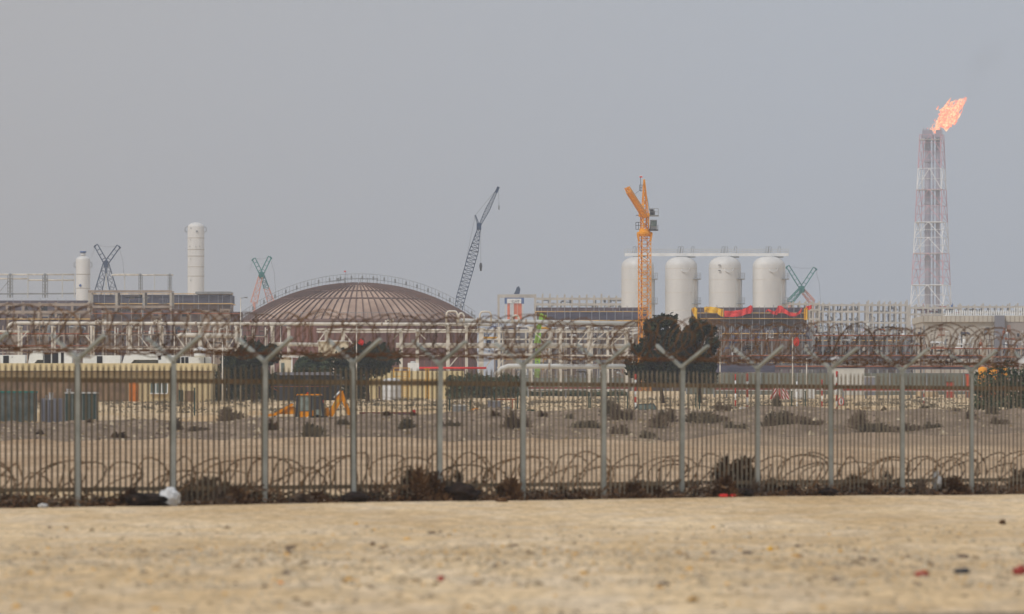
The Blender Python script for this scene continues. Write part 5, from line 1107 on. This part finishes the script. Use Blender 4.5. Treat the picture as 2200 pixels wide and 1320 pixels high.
# ------------------------------------------------------------ road strip, world, light, haze, camera
m=MB(); vs=[(1.0,44.2,0),(6,44.2,0),(6,47.75,0),(3.4,47.6,0),(2.2,46.9,0)]
rs=MB(); n=20
for i in range(n):
    a=-3+12*i/n; b=-3+12*(i+1)/n; f=lambda x:46.9+.12*x+.08*math.sin(x*3)
    rs.add([(a,38,gz(a,38)+.05),(b,38,gz(b,38)+.05),(b,f(b),gz(b,f(b))+.02),(a,f(a),gz(a,f(a))+.02)],[(0,1,2,3)])
tag(rs.build('road',mat('worn_asphalt',(118,102,84),.95,.2,2)),kind='structure')
SUN_E=math.radians(48); SUN_AZ=math.radians(-140)   # azimuth from +Y, clockwise positive
def env():
    w=bpy.data.worlds.new('World'); S.world=w; w.use_nodes=True; nt=w.node_tree;N=nt.nodes;L=nt.links; bg=N['Background']; bg.inputs['Strength'].default_value=SKY_S
    s=N.new('ShaderNodeTexSky'); s.sky_type='NISHITA'; s.sun_disc=False; s.sun_elevation=SUN_E; s.sun_rotation=SUN_AZ; s.dust_density=4; s.air_density=1.2; s.altitude=0
    h=N.new('ShaderNodeHueSaturation'); h.inputs['Saturation'].default_value=.18; L.new(s.outputs[0],h.inputs['Color'])
    mx=N.new('ShaderNodeMix'); mx.data_type='RGBA'; mx.inputs['Factor'].default_value=.6; L.new(h.outputs[0],mx.inputs['A'])
    tc=N.new('ShaderNodeTexCoord'); sx=N.new('ShaderNodeSeparateXYZ'); L.new(tc.outputs['Generated'],sx.inputs[0]); mr=N.new('ShaderNodeMapRange'); mr.inputs['From Min'].default_value=-.09; mr.inputs['From Max'].default_value=.05; L.new(sx.outputs['X'],mr.inputs['Value'])
    cr=N.new('ShaderNodeMix'); cr.data_type='RGBA'; cr.inputs['A'].default_value=(*[v*OVER for v in (.92,.91,.95)],1); cr.inputs['B'].default_value=(*[v*OVER for v in (.93,1.03,1.2)],1); L.new(mr.outputs[0],cr.inputs['Factor']); L.new(cr.outputs['Result'],mx.inputs['B']); L.new(mx.outputs['Result'],bg.inputs['Color'])
    sun=bpy.data.lights.new('sun','SUN'); sun.energy=SUN_P; sun.angle=math.radians(12); sun.color=(1,.96,.91); o=bpy.data.objects.new('sun',sun); COL.objects.link(o)
    d=Vector((math.sin(SUN_AZ)*math.cos(SUN_E),math.cos(SUN_AZ)*math.cos(SUN_E),math.sin(SUN_E))); o.rotation_euler=d.to_track_quat('Z','Y').to_euler(); o.location=d*100
    hm=bpy.data.materials.new('haze_air'); hm.use_nodes=True; nt=hm.node_tree; nt.nodes.remove(nt.nodes['Principled BSDF']); v=nt.nodes.new('ShaderNodeVolumePrincipled'); v.inputs['Color'].default_value=(*HAZE_C,1); v.inputs['Density'].default_value=HAZE_D; v.inputs['Anisotropy'].default_value=.2
    nt.links.new(v.outputs[0],nt.nodes['Material Output'].inputs['Volume'])
    m=MB(); m.box((-480,-60,-2.2),(480,3560,232)); tag(m.build('haze',hm),kind='stuff')
SKY_S=.1; OVER=5.5; SUN_P=1.5; HAZE_C=(.80,.88,1.0); HAZE_D=.00016
env()
cam=bpy.data.cameras.new('camera'); co=bpy.data.objects.new('camera',cam); COL.objects.link(co); co.location=(0,0,EZ); co.rotation_euler=(math.pi/2,0,0)
cam.sensor_width=36; cam.lens=F/2200*36; cam.shift_y=(HY-660)/2200; cam.clip_start=.5; cam.clip_end=9000
cam.dof.use_dof=True; cam.dof.focus_distance=900; cam.dof.aperture_fstop=3.0
S.camera=co
S.view_settings.view_transform='Standard'; S.view_settings.look='None'; S.view_settings.exposure=0; S.view_settings.gamma=1
S.cycles.volume_bounces=1; S.cycles.max_bounces=6; S.cycles.use_denoising=True
